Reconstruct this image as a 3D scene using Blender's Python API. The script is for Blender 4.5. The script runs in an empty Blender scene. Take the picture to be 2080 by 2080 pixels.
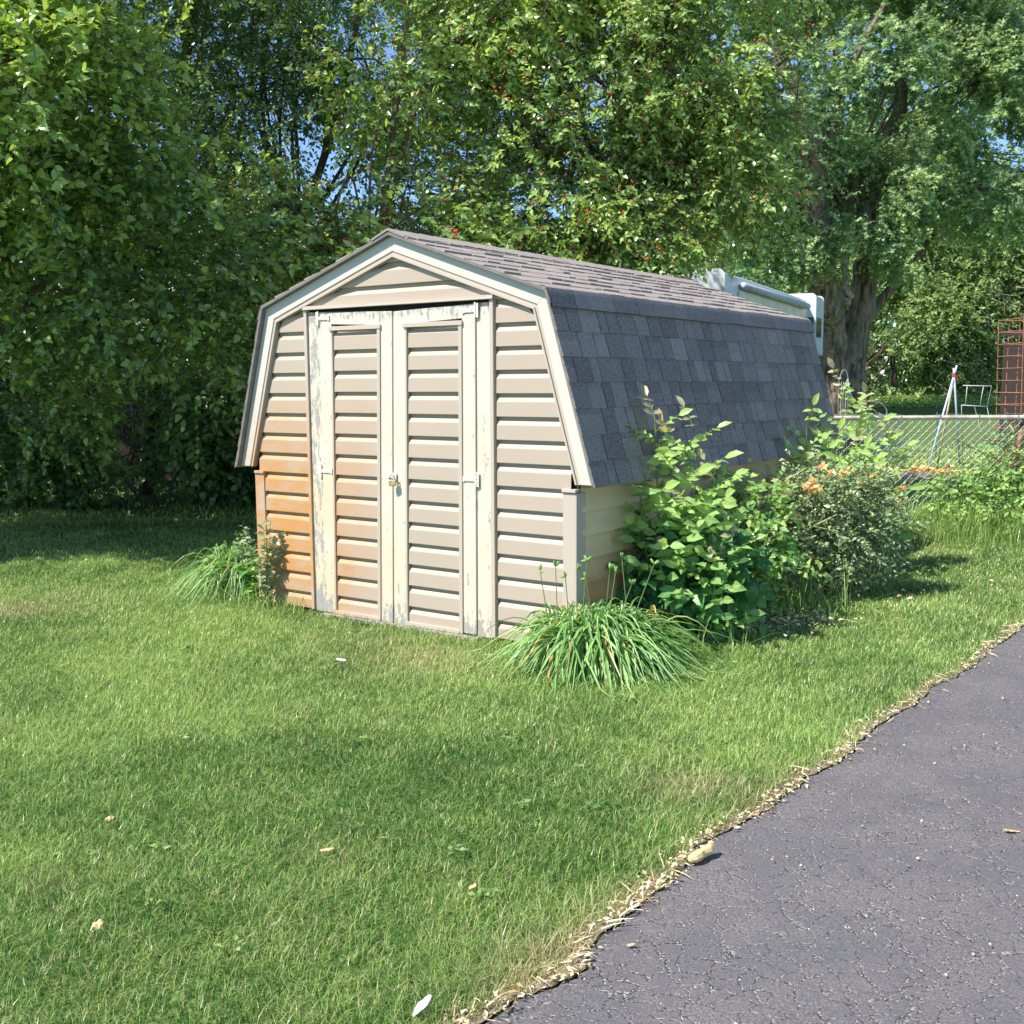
import bpy, math
import numpy as np
from mathutils import Vector, Matrix
PI = math.pi
rng = np.random.default_rng(11)
SC = bpy.context.scene
COL = SC.collection

# ------------------------------------------------------------ camera
CAMH = 1.45; FPX = 2183.0; PITCH = math.radians(6.86); ROLL = math.radians(-0.342)
cam_d = bpy.data.cameras.new("camera"); cam = bpy.data.objects.new("camera", cam_d); COL.objects.link(cam)
cam_d.sensor_width = 36; cam_d.lens = 36 * FPX / 2080
cam_d.clip_start = 0.05; cam_d.clip_end = 2000
cam.matrix_world = Matrix.Translation((0, 0, CAMH)) @ Matrix.Rotation(PI/2 - PITCH, 4, 'X') @ Matrix.Rotation(ROLL, 4, 'Z')
SC.camera = cam

# ------------------------------------------------------------ light
SUN_AZ = math.radians(244); SUN_EL = math.radians(52)
sdir = Vector((math.sin(SUN_AZ)*math.cos(SUN_EL), math.cos(SUN_AZ)*math.cos(SUN_EL), math.sin(SUN_EL)))
sl = bpy.data.lights.new("sun", 'SUN'); sl.energy = 5.0; sl.angle = math.radians(0.53); sl.color = (1.0, 0.955, 0.88)
so = bpy.data.objects.new("sun", sl); COL.objects.link(so); so.rotation_euler = sdir.to_track_quat('Z', 'Y').to_euler()
so.location = (-10, -5, 20)
W = bpy.data.worlds.new("World"); SC.world = W; W.use_nodes = True
nt = W.node_tree
bg = nt.nodes.get('Background') or nt.nodes.new('ShaderNodeBackground')
sky = nt.nodes.new('ShaderNodeTexSky'); sky.sky_type = 'NISHITA'; sky.sun_disc = False
sky.sun_elevation = SUN_EL; sky.sun_rotation = SUN_AZ; sky.altitude = 2500; sky.air_density = 1.0; sky.dust_density = 0.0; sky.ozone_density = 5.0
nt.links.new(sky.outputs[0], bg.inputs[0]); bg.inputs[1].default_value = 0.15
SC.view_settings.view_transform = 'Standard'; SC.view_settings.look = 'None'
SC.view_settings.exposure = 0.70; SC.view_settings.gamma = 1
SC.render.engine = 'CYCLES'
SC.cycles.max_bounces = 8; SC.cycles.transparent_max_bounces = 8; SC.cycles.diffuse_bounces = 4

# ------------------------------------------------------------ helpers
def px(u, v, z=0.0):
    """ground point (height z) seen at source pixel u,v of the photograph"""
    a, b = u-1040, v-1040
    c, s = math.cos(ROLL), math.sin(ROLL)
    a, b = a*c+b*s, -a*s+b*c
    x = a/FPX; up = -b/FPX
    r = (x, math.cos(PITCH)+up*math.sin(PITCH), -math.sin(PITCH)+up*math.cos(PITCH))
    t = (z-CAMH)/r[2]
    return (r[0]*t, r[1]*t)
def pd(u, v, y):
    a, b = u-1040, v-1040
    c, s = math.cos(ROLL), math.sin(ROLL)
    a, b = a*c+b*s, -a*s+b*c
    x = a/FPX; up = -b/FPX
    r = (x, math.cos(PITCH)+up*math.sin(PITCH), -math.sin(PITCH)+up*math.cos(PITCH))
    t = y/r[1]
    return (r[0]*t, y, CAMH+r[2]*t)

def tag(o, label=None, cat=None, group=None, kind=None):
    if label: o['label'] = label
    if cat: o['category'] = cat
    if group: o['group'] = group
    if kind: o['kind'] = kind
    return o
def empty(name, loc, rz=0, **k):
    o = bpy.data.objects.new(name, None); COL.objects.link(o); o.location = loc; o.rotation_euler = (0, 0, rz)
    o.empty_display_size = .1
    return tag(o, **k)
def link(name, me, mat, parent=None):
    o = bpy.data.objects.new(name, me); COL.objects.link(o)
    if mat: me.materials.append(mat)
    if parent: o.parent = parent
    return o
def npmesh(name, V, loops, sizes, attrs=None, smooth=False):
    me = bpy.data.meshes.new(name)
    V = np.asarray(V, dtype=np.float32)
    me.vertices.add(len(V)); me.vertices.foreach_set('co', V.ravel())
    loops = np.asarray(loops, dtype=np.int32); sizes = np.asarray(sizes, dtype=np.int32)
    me.loops.add(len(loops)); me.loops.foreach_set('vertex_index', loops)
    me.polygons.add(len(sizes))
    st = np.zeros(len(sizes), dtype=np.int32); st[1:] = np.cumsum(sizes)[:-1]
    me.polygons.foreach_set('loop_start', st)
    try: me.polygons.foreach_set('loop_total', sizes)
    except Exception: pass
    me.update(calc_edges=True)
    if attrs:
        for k, a in attrs.items():
            at = me.attributes.new(k, 'FLOAT', 'POINT'); at.data.foreach_set('value', np.asarray(a, dtype=np.float32))
    me.validate(); me.polygons.foreach_set('use_smooth', np.full(len(me.polygons), bool(smooth))); return me
class MB:
    def __init__(s): s.v = []; s.f = []; s.a = []
    def _a(s, t, n): s.a += [t]*n
    def quad(s, a, b, c, d, t=.5):
        n = len(s.v); s.v += [a, b, c, d]; s.f.append((n, n+1, n+2, n+3)); s._a(t, 4)
    def hexa(s, p, t=.5):
        """8 corners: bottom 4 ccw, top 4 ccw"""
        n = len(s.v); s.v += [tuple(q) for q in p]
        s.f += [(n+3, n+2, n+1, n), (n+4, n+5, n+6, n+7), (n, n+1, n+5, n+4), (n+1, n+2, n+6, n+5), (n+2, n+3, n+7, n+6), (n+3, n, n+4, n+7)]
        s._a(t, 8)
    def box(s, x0, x1, y0, y1, z0, z1, t=.5):
        s.hexa([(x0, y0, z0), (x1, y0, z0), (x1, y1, z0), (x0, y1, z0), (x0, y0, z1), (x1, y0, z1), (x1, y1, z1), (x0, y1, z1)], t)
    def tube(s, pts, rad, n=6, t=.5, cap=True):
        pts = [Vector(p) for p in pts]
        if not hasattr(rad, '__len__'): rad = [rad]*len(pts)
        base = len(s.v); up = Vector((0, 0, 1)); prev = None
        for i, p in enumerate(pts):
            d = (pts[min(i+1, len(pts)-1)]-pts[max(i-1, 0)])
            d = d.normalized() if d.length > 1e-9 else Vector((0, 0, 1))
            if prev is None:
                a = d.cross(up)
                if a.length < .1: a = d.cross(Vector((1, 0, 0)))
            else: a = prev - d*prev.dot(d)
            a.normalize(); prev = a; b = d.cross(a)
            for k in range(n):
                an = 2*PI*k/n; s.v.append(tuple(p+(a*math.cos(an)+b*math.sin(an))*rad[i]))
        for i in range(len(pts)-1):
            for k in range(n):
                k2 = (k+1) % n
                s.f.append((base+i*n+k, base+i*n+k2, base+(i+1)*n+k2, base+(i+1)*n+k))
        if cap:
            s.f.append(tuple(base+k for k in range(n))[::-1]); s.f.append(tuple(base+(len(pts)-1)*n+k for k in range(n)))
        s._a(t, len(pts)*n)
    def build(s, name, mat, parent=None, smooth=False, bevel=0):
        loops = [i for f in s.f for i in f]; sizes = [len(f) for f in s.f]
        o = link(name, npmesh(name, np.array(s.v), loops, sizes, {'t1': s.a}, smooth), mat, parent)
        if bevel:
            m = o.modifiers.new('bevel', 'BEVEL'); m.width = bevel; m.segments = 2; m.limit_method = 'ANGLE'
        return o
# value noise on arrays
def _h(i, j, k, s):
    n = (i*374761393 + j*668265263 + k*1274126177 + s*974634777) & 0xffffffff
    n = ((n ^ (n >> 13))*1274126177) & 0xffffffff
    return ((n ^ (n >> 16)) & 0xffff)/65535.0
def vnoise(P, sc, seed=0):
    P = np.asarray(P, dtype=float)*sc
    if P.shape[1] == 2: P = np.c_[P, np.zeros(len(P))]
    I = np.floor(P).astype(np.int64); F = P-I; F = F*F*(3-2*F)
    r = 0
    for a in (0, 1):
        for b in (0, 1):
            for c in (0, 1):
                w = (F[:, 0] if a else 1-F[:, 0])*(F[:, 1] if b else 1-F[:, 1])*(F[:, 2] if c else 1-F[:, 2])
                r = r + w*_h(I[:, 0]+a, I[:, 1]+b, I[:, 2]+c, seed)
    return r
def fbm(P, sc, seed=0, o=3):
    return sum(vnoise(P, sc*2**i, seed+i)*.5**i for i in range(o))/sum(.5**i for i in range(o))
def nrm(a): return a/np.maximum(np.linalg.norm(a, axis=-1, keepdims=True), 1e-9)
def inst(tv, tl, ts, P, X, Z, S, t1, t2, WS=None):
    """many copies of a template; X length axis, Z normal, S size"""
    N = len(P); tv = np.asarray(tv, float); n = len(tv)
    X = nrm(X); Y = nrm(np.cross(Z, X)); Z = np.cross(X, Y)
    if WS is None: WS = S
    V = P[:, None, :] + tv[None, :, 0:1]*(X*S[:, None])[:, None, :] + tv[None, :, 1:2]*(Y*WS[:, None])[:, None, :] + tv[None, :, 2:3]*(Z*S[:, None])[:, None, :]
    L = (np.asarray(tl)[None, :]+np.arange(N)[:, None]*n).ravel()
    sz = np.tile(np.asarray(ts), N)
    return V.reshape(-1, 3), L, sz, np.repeat(t1, n), np.repeat(t2, n)
def imesh(name, parts, mat, parent=None, smooth=False):
    Vs, Ls, Ss, A, B = [], [], [], [], []; off = 0
    for V, L, s, a, b in parts:
        Vs.append(V); Ls.append(L+off); Ss.append(s); A.append(a); B.append(b); off += len(V)
    me = npmesh(name, np.concatenate(Vs), np.concatenate(Ls), np.concatenate(Ss), {'t1': np.concatenate(A), 't2': np.concatenate(B)}, smooth)
    return link(name, me, mat, parent)
# leaf templates
LEAF = ([(0, 0, 0), (.5, 0, -.03), (1, 0, -.12), (.38, .30, .07), (.38, -.30, .07)], [0, 1, 3, 1, 2, 3, 0, 4, 1, 1, 4, 2], [3, 3, 3, 3])
HEART = ([(0, 0, 0), (.33, 0, -.02), (.7, 0, -.06), (1.08, 0, -.2), (-.06, .24, .05), (.22, .43, .08), (.6, .33, .04), (-.06, -.24, .05), (.22, -.43, .08), (.6, -.33, .04)],
         [0, 1, 5, 4, 1, 2, 6, 5, 2, 3, 6, 0, 7, 8, 1, 1, 8, 9, 2, 2, 9, 3], [4, 4, 3, 4, 4, 3])
LOBE = ([(0, 0, 0), (1, 0, -.18), (.30, .18, .03), (.62, .55, -.08), (.30, -.18, .03), (.62, -.55, -.08), (.5, 0, 0)],
        [0, 6, 2, 6, 1, 2, 2, 6, 3, 0, 4, 6, 6, 4, 1, 4, 5, 6], [3]*6)
TWIG = ([(0, .5, 0), (0, -.25, .43), (0, -.25, -.43), (1, .3, 0), (1, -.15, .26), (1, -.15, -.26)], [0, 1, 4, 3, 1, 2, 5, 4, 2, 0, 3, 5], [4, 4, 4])
OCTA = ([(.5, 0, 0), (-.5, 0, 0), (0, .5, 0), (0, -.5, 0), (0, 0, .5), (0, 0, -.5)], [0, 2, 4, 2, 1, 4, 1, 3, 4, 3, 0, 4, 2, 0, 5, 1, 2, 5, 3, 1, 5, 0, 3, 5], [3]*8)

# ------------------------------------------------------------ materials
class NT:
    def __init__(s, name):
        m = bpy.data.materials.new(name); m.use_nodes = True; s.m = m; s.t = m.node_tree
        s.b = [n for n in s.t.nodes if n.type == 'BSDF_PRINCIPLED'][0]; s.out = [n for n in s.t.nodes if n.type == 'OUTPUT_MATERIAL'][0]
        s.co = s.t.nodes.new('ShaderNodeTexCoord').outputs['Object']
    def n(s, typ, **k):
        x = s.t.nodes.new(typ)
        for a, v in k.items(): setattr(x, a, v)
        return x
    def put(s, sock, v):
        if hasattr(v, 'is_output') or hasattr(v, 'links'): s.t.links.new(v, sock)
        else:
            if isinstance(v, (tuple, list)) and len(v) == 3 and sock.type == 'RGBA': v = (*v, 1)
            sock.default_value = v
    def math(s, op, a, b=None, c=None, clamp=False):
        x = s.n('ShaderNodeMath', operation=op, use_clamp=clamp); s.put(x.inputs[0], a)
        if b is not None: s.put(x.inputs[1], b)
        if c is not None: s.put(x.inputs[2], c)
        return x.outputs[0]
    def noise(s, sc, det=3, vec=None, rough=.55, stretch=None):
        v = vec or s.co
        if stretch:
            m = s.n('ShaderNodeMapping'); m.inputs['Scale'].default_value = stretch; s.t.links.new(v, m.inputs[0]); v = m.outputs[0]
        x = s.n('ShaderNodeTexNoise'); s.t.links.new(v, x.inputs['Vector']); x.inputs['Scale'].default_value = sc; x.inputs['Detail'].default_value = det; x.inputs['Roughness'].default_value = rough
        return x.outputs['Fac']
    def mix(s, f, a, b, mode='MIX'):
        x = s.n('ShaderNodeMix', data_type='RGBA', blend_type=mode); s.put(x.inputs[0], f); s.put(x.inputs[6], a); s.put(x.inputs[7], b); return x.outputs[2]
    def smooth(s, v, lo, hi, a=0, b=1):
        x = s.n('ShaderNodeMapRange', interpolation_type='SMOOTHSTEP'); s.put(x.inputs[0], v)
        for i, q in enumerate((lo, hi, a, b)): s.put(x.inputs[i+1], q)
        return x.outputs[0]
    def attr(s, name):
        x = s.n('ShaderNodeAttribute', attribute_name=name); return x.outputs['Fac']
    def bump(s, h, st=.3, d=.01):
        x = s.n('ShaderNodeBump'); x.inputs['Strength'].default_value = st; x.inputs['Distance'].default_value = d; s.put(x.inputs['Height'], h); s.t.links.new(x.outputs[0], s.b.inputs['Normal'])
    def sep(s):
        x = s.n('ShaderNodeSeparateXYZ'); s.t.links.new(s.co, x.inputs[0]); return x.outputs
    def done(s, col, rough=.6, spec=.5, metal=0):
        s.put(s.b.inputs['Base Color'], col); s.put(s.b.inputs['Roughness'], rough); s.b.inputs['Specular IOR Level'].default_value = spec; s.b.inputs['Metallic'].default_value = metal
        return s.m

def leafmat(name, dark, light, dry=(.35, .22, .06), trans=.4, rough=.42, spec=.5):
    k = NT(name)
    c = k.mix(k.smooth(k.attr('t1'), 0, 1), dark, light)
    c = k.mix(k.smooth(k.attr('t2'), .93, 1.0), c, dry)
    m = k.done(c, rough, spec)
    tr = k.n('ShaderNodeBsdfTranslucent')
    c2 = k.mix(1.0, c, (1.5, 1.35, .55), 'MULTIPLY'); k.t.links.new(c2, tr.inputs[0])
    mx = k.n('ShaderNodeMixShader'); mx.inputs[0].default_value = trans
    k.t.links.new(k.b.outputs[0], mx.inputs[1]); k.t.links.new(tr.outputs[0], mx.inputs[2]); k.t.links.new(mx.outputs[0], k.out.inputs[0])
    return m
def plain(name, col, rough=.6, metal=0, var=.12, sc=20, spec=.4, bump=0):
    k = NT(name); n = k.noise(sc, 4)
    c = k.mix(k.smooth(n, .3, .7), tuple(q*(1-var) for q in col), tuple(min(1, q*(1+var)) for q in col))
    if bump: k.bump(n, bump, .01)
    return k.done(c, rough, spec, metal)

M = {}
M['leafA'] = leafmat('mulberry_leaf', (.045, .145, .035), (.38, .54, .13), trans=.36, rough=.3, spec=.9)
M['leafB'] = leafmat('small_shaded_leaf', (.06, .17, .07), (.30, .46, .15), trans=.42, rough=.28, spec=.9)  # darker copy of the small leaf, shade of the trees put into its colour
M['leafC'] = leafmat('small_lit_leaf', (.12, .27, .07), (.50, .66, .20), dry=(.45, .14, .05), trans=.42, rough=.28, spec=.9)  # lighter copy of the same leaf, sunlit look put into its colour
M['leafD'] = leafmat('maple_leaf', (.08, .21, .10), (.46, .62, .25), dry=(.5, .5, .25), trans=.4, rough=.45)
M['leafE'] = leafmat('brush_leaf', (.10, .22, .07), (.38, .52, .17), trans=.4)
M['leafF'] = leafmat('sapling_leaf', (.13, .34, .10), (.46, .64, .20), dry=(.50, .46, .28), trans=.4, rough=.38)
M['leafG'] = leafmat('broad_shade_leaf', (.045, .18, .05), (.15, .35, .10), trans=.35)
M['leafR'] = leafmat('rose_leaf', (.12, .22, .09), (.44, .54, .27), trans=.25, rough=.35)
M['lily'] = leafmat('daylily_blade', (.09, .25, .06), (.40, .60, .22), dry=(.5, .35, .15), trans=.3, rough=.4)
M['weed'] = leafmat('weed_leaf', (.20, .31, .16), (.42, .52, .30), trans=.3)
M['stem'] = plain('green_stem', (.16, .22, .08), .6)
M['petal'] = leafmat('wilted_petal', (.85, .50, .20), (.92, .76, .46), dry=(.6, .25, .1), trans=.3)
M['berry'] = plain('red_berry', (.60, .09, .05), .35, spec=.6)

k = NT('bark'); n1 = k.noise(9, 6, stretch=(1, 1, .18), rough=.7); n2 = k.noise(1.3, 3)
c = k.mix(k.smooth(n1, .35, .65), (.065, .047, .034), (.36, .27, .195)); c = k.mix(k.smooth(n2, .45, .7), c, (.16, .15, .11)); k.bump(n1, 1.0, .06)
M['bark'] = k.done(c, .9, .2)
k = NT('thin_bark'); n1 = k.noise(14, 4, stretch=(1, 1, .3)); M['bark2'] = k.done(k.mix(n1, (.06, .045, .03), (.2, .155, .11)), .85, .2)
k = NT('dead_wood'); n1 = k.noise(12, 4); M['dead'] = k.done(k.mix(n1, (.22, .17, .13), (.42, .35, .28)), .85, .2)

# grass blade material: t1 dryness, t2 hue/brightness
k = NT('grass_blade'); t1 = k.attr('t1'); t2 = k.attr('t2')
c = k.mix(k.smooth(t2, 0, 1), (.042, .150, .014), (.40, .56, .145))
c = k.mix(k.smooth(t1, .35, 1.0), c, (.62, .50, .27))
m = k.done(c, .36, .6)
tr = k.n('ShaderNodeBsdfTranslucent'); k.t.links.new(c, tr.inputs[0]); mx = k.n('ShaderNodeMixShader'); mx.inputs[0].default_value = .3
k.t.links.new(k.b.outputs[0], mx.inputs[1]); k.t.links.new(tr.outputs[0], mx.inputs[2]); k.t.links.new(mx.outputs[0], k.out.inputs[0])
M['grass'] = m
k = NT('lawn_ground'); a = k.noise(1.2, 4); b = k.noise(60, 4); d = k.noise(7, 4)
c = k.mix(k.smooth(b, .35, .7), (.05, .10, .02), (.20, .28, .08)); c = k.mix(k.smooth(a, .52, .75), c, (.17, .16, .07)); c = k.mix(k.smooth(d, .35, .75, 0, .4), c, (.06, .12, .03)); k.bump(b, .6, .03)
M['lawn'] = k.done(c, .9, .15)

k = NT('sealed_asphalt')
ns = k.n('ShaderNodeTexNoise'); k.t.links.new(k.co, ns.inputs['Vector']); ns.inputs['Scale'].default_value = 14; ns.inputs['Detail'].default_value = 4
vm = k.n('ShaderNodeVectorMath', operation='MULTIPLY_ADD'); k.t.links.new(ns.outputs['Color'], vm.inputs[0]); vm.inputs[1].default_value = (.075, .075, .0); k.t.links.new(k.co, vm.inputs[2])
def vor(sc, feat='DISTANCE_TO_EDGE'):
    v = k.n('ShaderNodeTexVoronoi', feature=feat); k.t.links.new(vm.outputs[0], v.inputs['Vector']); v.inputs['Scale'].default_value = sc; return v
v1 = vor(16).outputs['Distance']; v2 = vor(2.1).outputs['Distance']
msk = k.smooth(k.noise(2.3, 3), .36, .56)
brk = k.smooth(k.noise(26, 2), .38, .55)
w1 = k.math('MULTIPLY', k.smooth(v1, .012, .042, 1, 0), k.math('MULTIPLY', k.math('MULTIPLY_ADD', msk, .45, .55), k.math('MULTIPLY_ADD', brk, .6, .4)))
w2 = k.math('MULTIPLY', k.smooth(v2, .002, .009, 1, 0), k.math('MULTIPLY_ADD', brk, .6, .1))
crk = k.math('MAXIMUM', w1, w2)
grit = k.smooth(k.noise(170, 3), .48, .58)
patch = k.math('MULTIPLY', k.smooth(k.noise(1.9, 5, rough=.75), .43, .60), k.smooth(k.noise(150, 4), .49, .58))
fine = k.smooth(k.noise(170, 4, rough=.75), .32, .68)
c = k.mix(fine, (.100, .094, .097), (.205, .194, .194)); c = k.mix(k.smooth(k.noise(.9, 3), .35, .7, 0, .5), c, (.125, .118, .12))
cc = k.mix(grit, (.04, .037, .04), (.52, .45, .41)); c = k.mix(crk, c, cc)
c = k.mix(k.math('MULTIPLY', patch, .5), c, (.36, .28, .26))
hgt = k.math('SUBTRACT', k.math('MULTIPLY', fine, .35), k.math('MULTIPLY', crk, 1.0)); k.bump(hgt, .8, .006)
M['asphalt'] = k.done(c, .72, .35)

# siding with an orange-brown stain low on the left
def stained(name, col, amt=1.0, rough=.5, flip=False):
    k = NT(name); s = k.sep(); n = k.noise(3.5, 4); w = k.noise(7, 5, stretch=(.5, 1, 5), rough=.7)
    xx = k.math('ADD', s[0], k.math('MULTIPLY_ADD', n, .5, -.25)); zz = k.math('ADD', s[2], k.math('MULTIPLY_ADD', n, .5, -.25))
    f = k.math('MULTIPLY', k.smooth(xx, .35, 1.32, 1, 0), k.smooth(zz, .7, 1.58, 1, 0))
    f = k.math('MULTIPLY', f, k.smooth(s[2], -.1, .45, .62, 1))
    f = k.math('MULTIPLY', f, k.math('MULTIPLY_ADD', w, .5, .62), clamp=True); f = k.math('MULTIPLY', f, amt, clamp=True)
    dirt = k.noise(2.2, 4, stretch=(1, 1, .4))
    c = k.mix(k.smooth(dirt, .35, .75, 0, .25), col, tuple(q*.86 for q in col))
    f = k.math('MULTIPLY', f, k.smooth(k.noise(4.5, 5, stretch=(1, 1, 2.2), rough=.7), .3, .6, .45, 1.15), clamp=True); c = k.mix(f, c, (.52, .25, .085)); 
    st = k.math('MULTIPLY', k.smooth(k.noise(9, 6, stretch=(.35, 1, 3), rough=.75), .54, .72), k.smooth(f, .25, .7, 0, .7))
    c = k.mix(st, c, (.36, .22, .09))
    k.bump(k.noise(30, 3, stretch=(.1, 1, 1)), .08, .004)
    return k.done(c, rough, .35)
TAN = (.45, .365, .282)
M['siding'] = stained('tan_vinyl_siding', TAN)
M['trim'] = stained('tan_trim', (.50, .42, .34), .9)
M['fascia'] = stained('white_fascia', (.58, .54, .47), .55, .5)
k = NT('side_lap_siding'); s = k.sep(); n = k.noise(3, 4)
f = k.math('MULTIPLY', k.smooth(k.math('MULTIPLY_ADD', n, .4, s[2]), .45, .85, 1, 0), k.smooth(s[1], .8, 2.2, 1, .3))
f2 = k.math('MULTIPLY', k.smooth(n, .5, .6), k.smooth(s[2], .5, .8, .5, .1))
c = k.mix(f, (.78, .60, .35), (.56, .30, .12)); c = k.mix(f2, c, (.6, .38, .18)); M['sidewall'] = k.done(c, .6, .3)

k = NT('peeling_white_paint'); s = k.sep()
pn = k.noise(7, 6, stretch=(5, 5, 1), rough=.75); pf = k.noise(38, 4, stretch=(1.5, 1.5, .8), rough=.7)
th = k.smooth(s[2], .0, .26, .50, .63); th = k.math('SUBTRACT', th, k.smooth(s[2], 1.78, 1.86, 0, .09))
th = k.math('SUBTRACT', th, k.math('MULTIPLY', k.smooth(s[0], .60, .64, 1, 0), .075))
a = k.math('MULTIPLY_ADD', pf, .35, k.math('MULTIPLY', pn, .72))
msk = k.smooth(k.math('SUBTRACT', a, th), .0, .025)
grain = k.noise(20, 5, stretch=(6, 6, .5), rough=.7)
wood = k.mix(grain, (.20, .18, .16), (.50, .47, .43))
yel = k.math('MULTIPLY', k.smooth(k.noise(1.6, 3), .35, .6), k.math('MULTIPLY', k.smooth(s[0], .5, 1.5, .75, .25), k.smooth(s[2], 1.6, 1.0)))
pc = k.mix(yel, (.61, .55, .455), (.62, .50, .30)); c = k.mix(msk, pc, wood)
k.bump(k.math('SUBTRACT', 1.0, msk), .5, .003); M['paint'] = k.done(c, k.smooth(msk, 0, 1, .55, .85), .3)

k = NT('asphalt_shingle'); t = k.attr('t1'); gr = k.noise(300, 3); s = k.sep(); bl = k.noise(5, 4, rough=.7)
g2 = k.noise(130, 3, rough=.8)
c = k.mix(t, (.135, .115, .098), (.31, .268, .232)); c = k.mix(k.smooth(g2, .42, .62, 0, .55), c, k.mix(.75, c, (.50, .46, .44))); c = k.mix(k.smooth(g2, .5, .36, 0, .5), c, (.05, .045, .045))
up = k.math('ADD', s[2], k.math('MULTIPLY_ADD', bl, .10, -.05))
c = k.mix(k.smooth(up, 1.90, 1.95, 0, .5), c, (.40, .34, .30))
k.bump(gr, .5, .004); M['shingle'] = k.done(c, .9, .2)
M['gray'] = plain('drip_edge', (.20, .18, .17), .7)
M['dark'] = plain('dark_interior', (.03, .028, .025), .9)
M['sill'] = plain('weathered_sill', (.33, .30, .26), .9, sc=30, var=.3, bump=.4)
M['brass'] = plain('rusty_padlock', (.55, .40, .22), .4, .5, .4, 60)
M['hinge'] = plain('painted_hinge', (.78, .72, .58), .5, .1, .25, 80)
M['steel'] = plain('galvanised', (.27, .29, .30), .45, .6, .2, 40)
M['rail'] = plain('weathered_rail', (.66, .55, .46), .55, .3, .25, 12)
M['rustpost'] = plain('rusty_post', (.26, .15, .09), .8, .1, .4, 18)
M['rust'] = plain('rusty_wire', (.36, .16, .08), .8, .1, .3, 30)
M['whitem'] = plain('white_paint_metal', (.55, .57, .57), .4, 0, .1, 30)
M['bluepole'] = plain('pale_blue_pole', (.55, .66, .78), .4, 0, .1, 8)
M['tanpole'] = plain('tan_pole', (.50, .40, .30), .6, 0, .2, 8)
M['red'] = plain('red_twine', (.55, .10, .06), .7)
M['steel2'] = plain('awning_vinyl', (.42, .46, .50), .5, 0, .12, 6)
M['cream'] = plain('cream_panel', (.74, .68, .50), .45, 0, .08, 3)
M['rvwhite'] = plain('white_coach_body', (.62, .65, .66), .35, 0, .05, 3)
M['glass'] = plain('dark_window_glass', (.03, .05, .05), .08, 0, .1, 5, .8)
M['darkwood'] = plain('shaded_fence_board', (.045, .028, .024), .85, 0, .4, 9, bump=.3)  # brown boards, colour deepened to near black to stand for the shade
M['wallpink'] = plain('pale_pink_wall', (.72, .55, .50), .7, 0, .08, 4)
M['roofpink'] = plain('light_roof', (.62, .50, .47), .85, 0, .2, 20)
M['iron'] = plain('grey_iron', (.28, .26, .27), .6, .3, .2, 30)
M['iron2'] = plain('shaded_fence_wire', (.12, .12, .12), .6, .3, .2, 30)  # darkened stand-in for galvanised metal, tree shade put into the colour
M['verdigris'] = plain('pale_blue_metal', (.35, .50, .52), .5, .2, .2, 30)
M['straw'] = plain('straw_bits', (.62, .47, .27), .85, 0, .4, 60)
M['yellow'] = plain('pale_yellow_wood', (.72, .53, .24), .6, 0, .12, 60, bump=.3)
M['white'] = plain('white_scrap', (.85, .86, .86), .5, 0, .04, 20)
M['dryleaf'] = plain('dry_leaf_brown', (.62, .42, .22), .8, 0, .25, 40)
M['soil'] = plain('dry_soil', (.20, .16, .10), .95, 0, .4, 20, bump=.5)
M['tarp'] = plain('dark_trunk', (.045, .03, .03), .9)

# ------------------------------------------------------------ ground
def gz(x, y):
    t = np.clip((np.asarray(y, float)-23)/8, 0, 1); return .62*t*t*(3-2*t)
gx = np.unique(np.r_[np.linspace(-400, -40, 8), np.linspace(-40, 60, 51), np.linspace(60, 400, 8)])
gy = np.unique(np.r_[np.linspace(-60, 0, 6), np.linspace(0, 60, 61), np.linspace(60, 600, 10)])
GX, GY = np.meshgrid(gx, gy); V = np.c_[GX.ravel(), GY.ravel(), gz(GX, GY).ravel()]
nx = len(gx); F = []
for j in range(len(gy)-1):
    for i in range(nx-1): F += [j*nx+i, j*nx+i+1, (j+1)*nx+i+1, (j+1)*nx+i]
o = link('lawn', npmesh('lawn', V, F, [4]*(len(F)//4), None, True), M['lawn']); tag(o, kind='structure')

# driveway edge traced on the ground
EPX = [(1033, 2067), (1090, 2030), (1173, 1992), (1227, 1905), (1300, 1862), (1367, 1809), (1443, 1722), (1507, 1685), (1570, 1640), (1636, 1588), (1712, 1540), (1765, 1498), (1830, 1453), (1900, 1405), (1970, 1359), (2030, 1312), (2080, 1274)]
edge = [(-1.9, .2), (-.95, 1.3), (-.45, 1.85)]+[px(*q) for q in EPX]+[(3.9, 7.0), (5.2, 7.9), (8, 9.2), (14, 11)]
EA = np.array(edge)
def edge_pts(n, jit=.012):
    d = np.r_[0, np.cumsum(np.linalg.norm(np.diff(EA, axis=0), axis=1))]; t = np.linspace(0, d[-1], n)
    P = np.c_[np.interp(t, d, EA[:, 0]), np.interp(t, d, EA[:, 1])]
    T = np.gradient(P, axis=0); T = T/np.linalg.norm(T, axis=1, keepdims=True); Nn = np.c_[-T[:, 1], T[:, 0]]
    off = (fbm(P, 2.5, 5)-.5)*.07+(fbm(P, 14, 6)-.5)*.035+(fbm(P, 40, 9)-.5)*.025
    return P+Nn*off[:, None]*1.0, T, Nn, t
EP, ET, EN, _ = edge_pts(700)
n = len(EP); V = []; F = []
for i in range(n):
    p = EP[i]; V.append((p[0], p[1], -.02))
for i in range(n): V.append((EP[i][0]+.004, EP[i][1]-.006, .014))
for i in range(n): V.append((EP[i][0]+.25, EP[i][1]-.25, .020))
for i in range(n): V.append((EP[i][0]*.2+14*.8, EP[i][1]*.1-8, .022))
for r in range(3):
    for i in range(n-1): F += [r*n+i, (r+1)*n+i, (r+1)*n+i+1, r*n+i+1]
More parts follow.
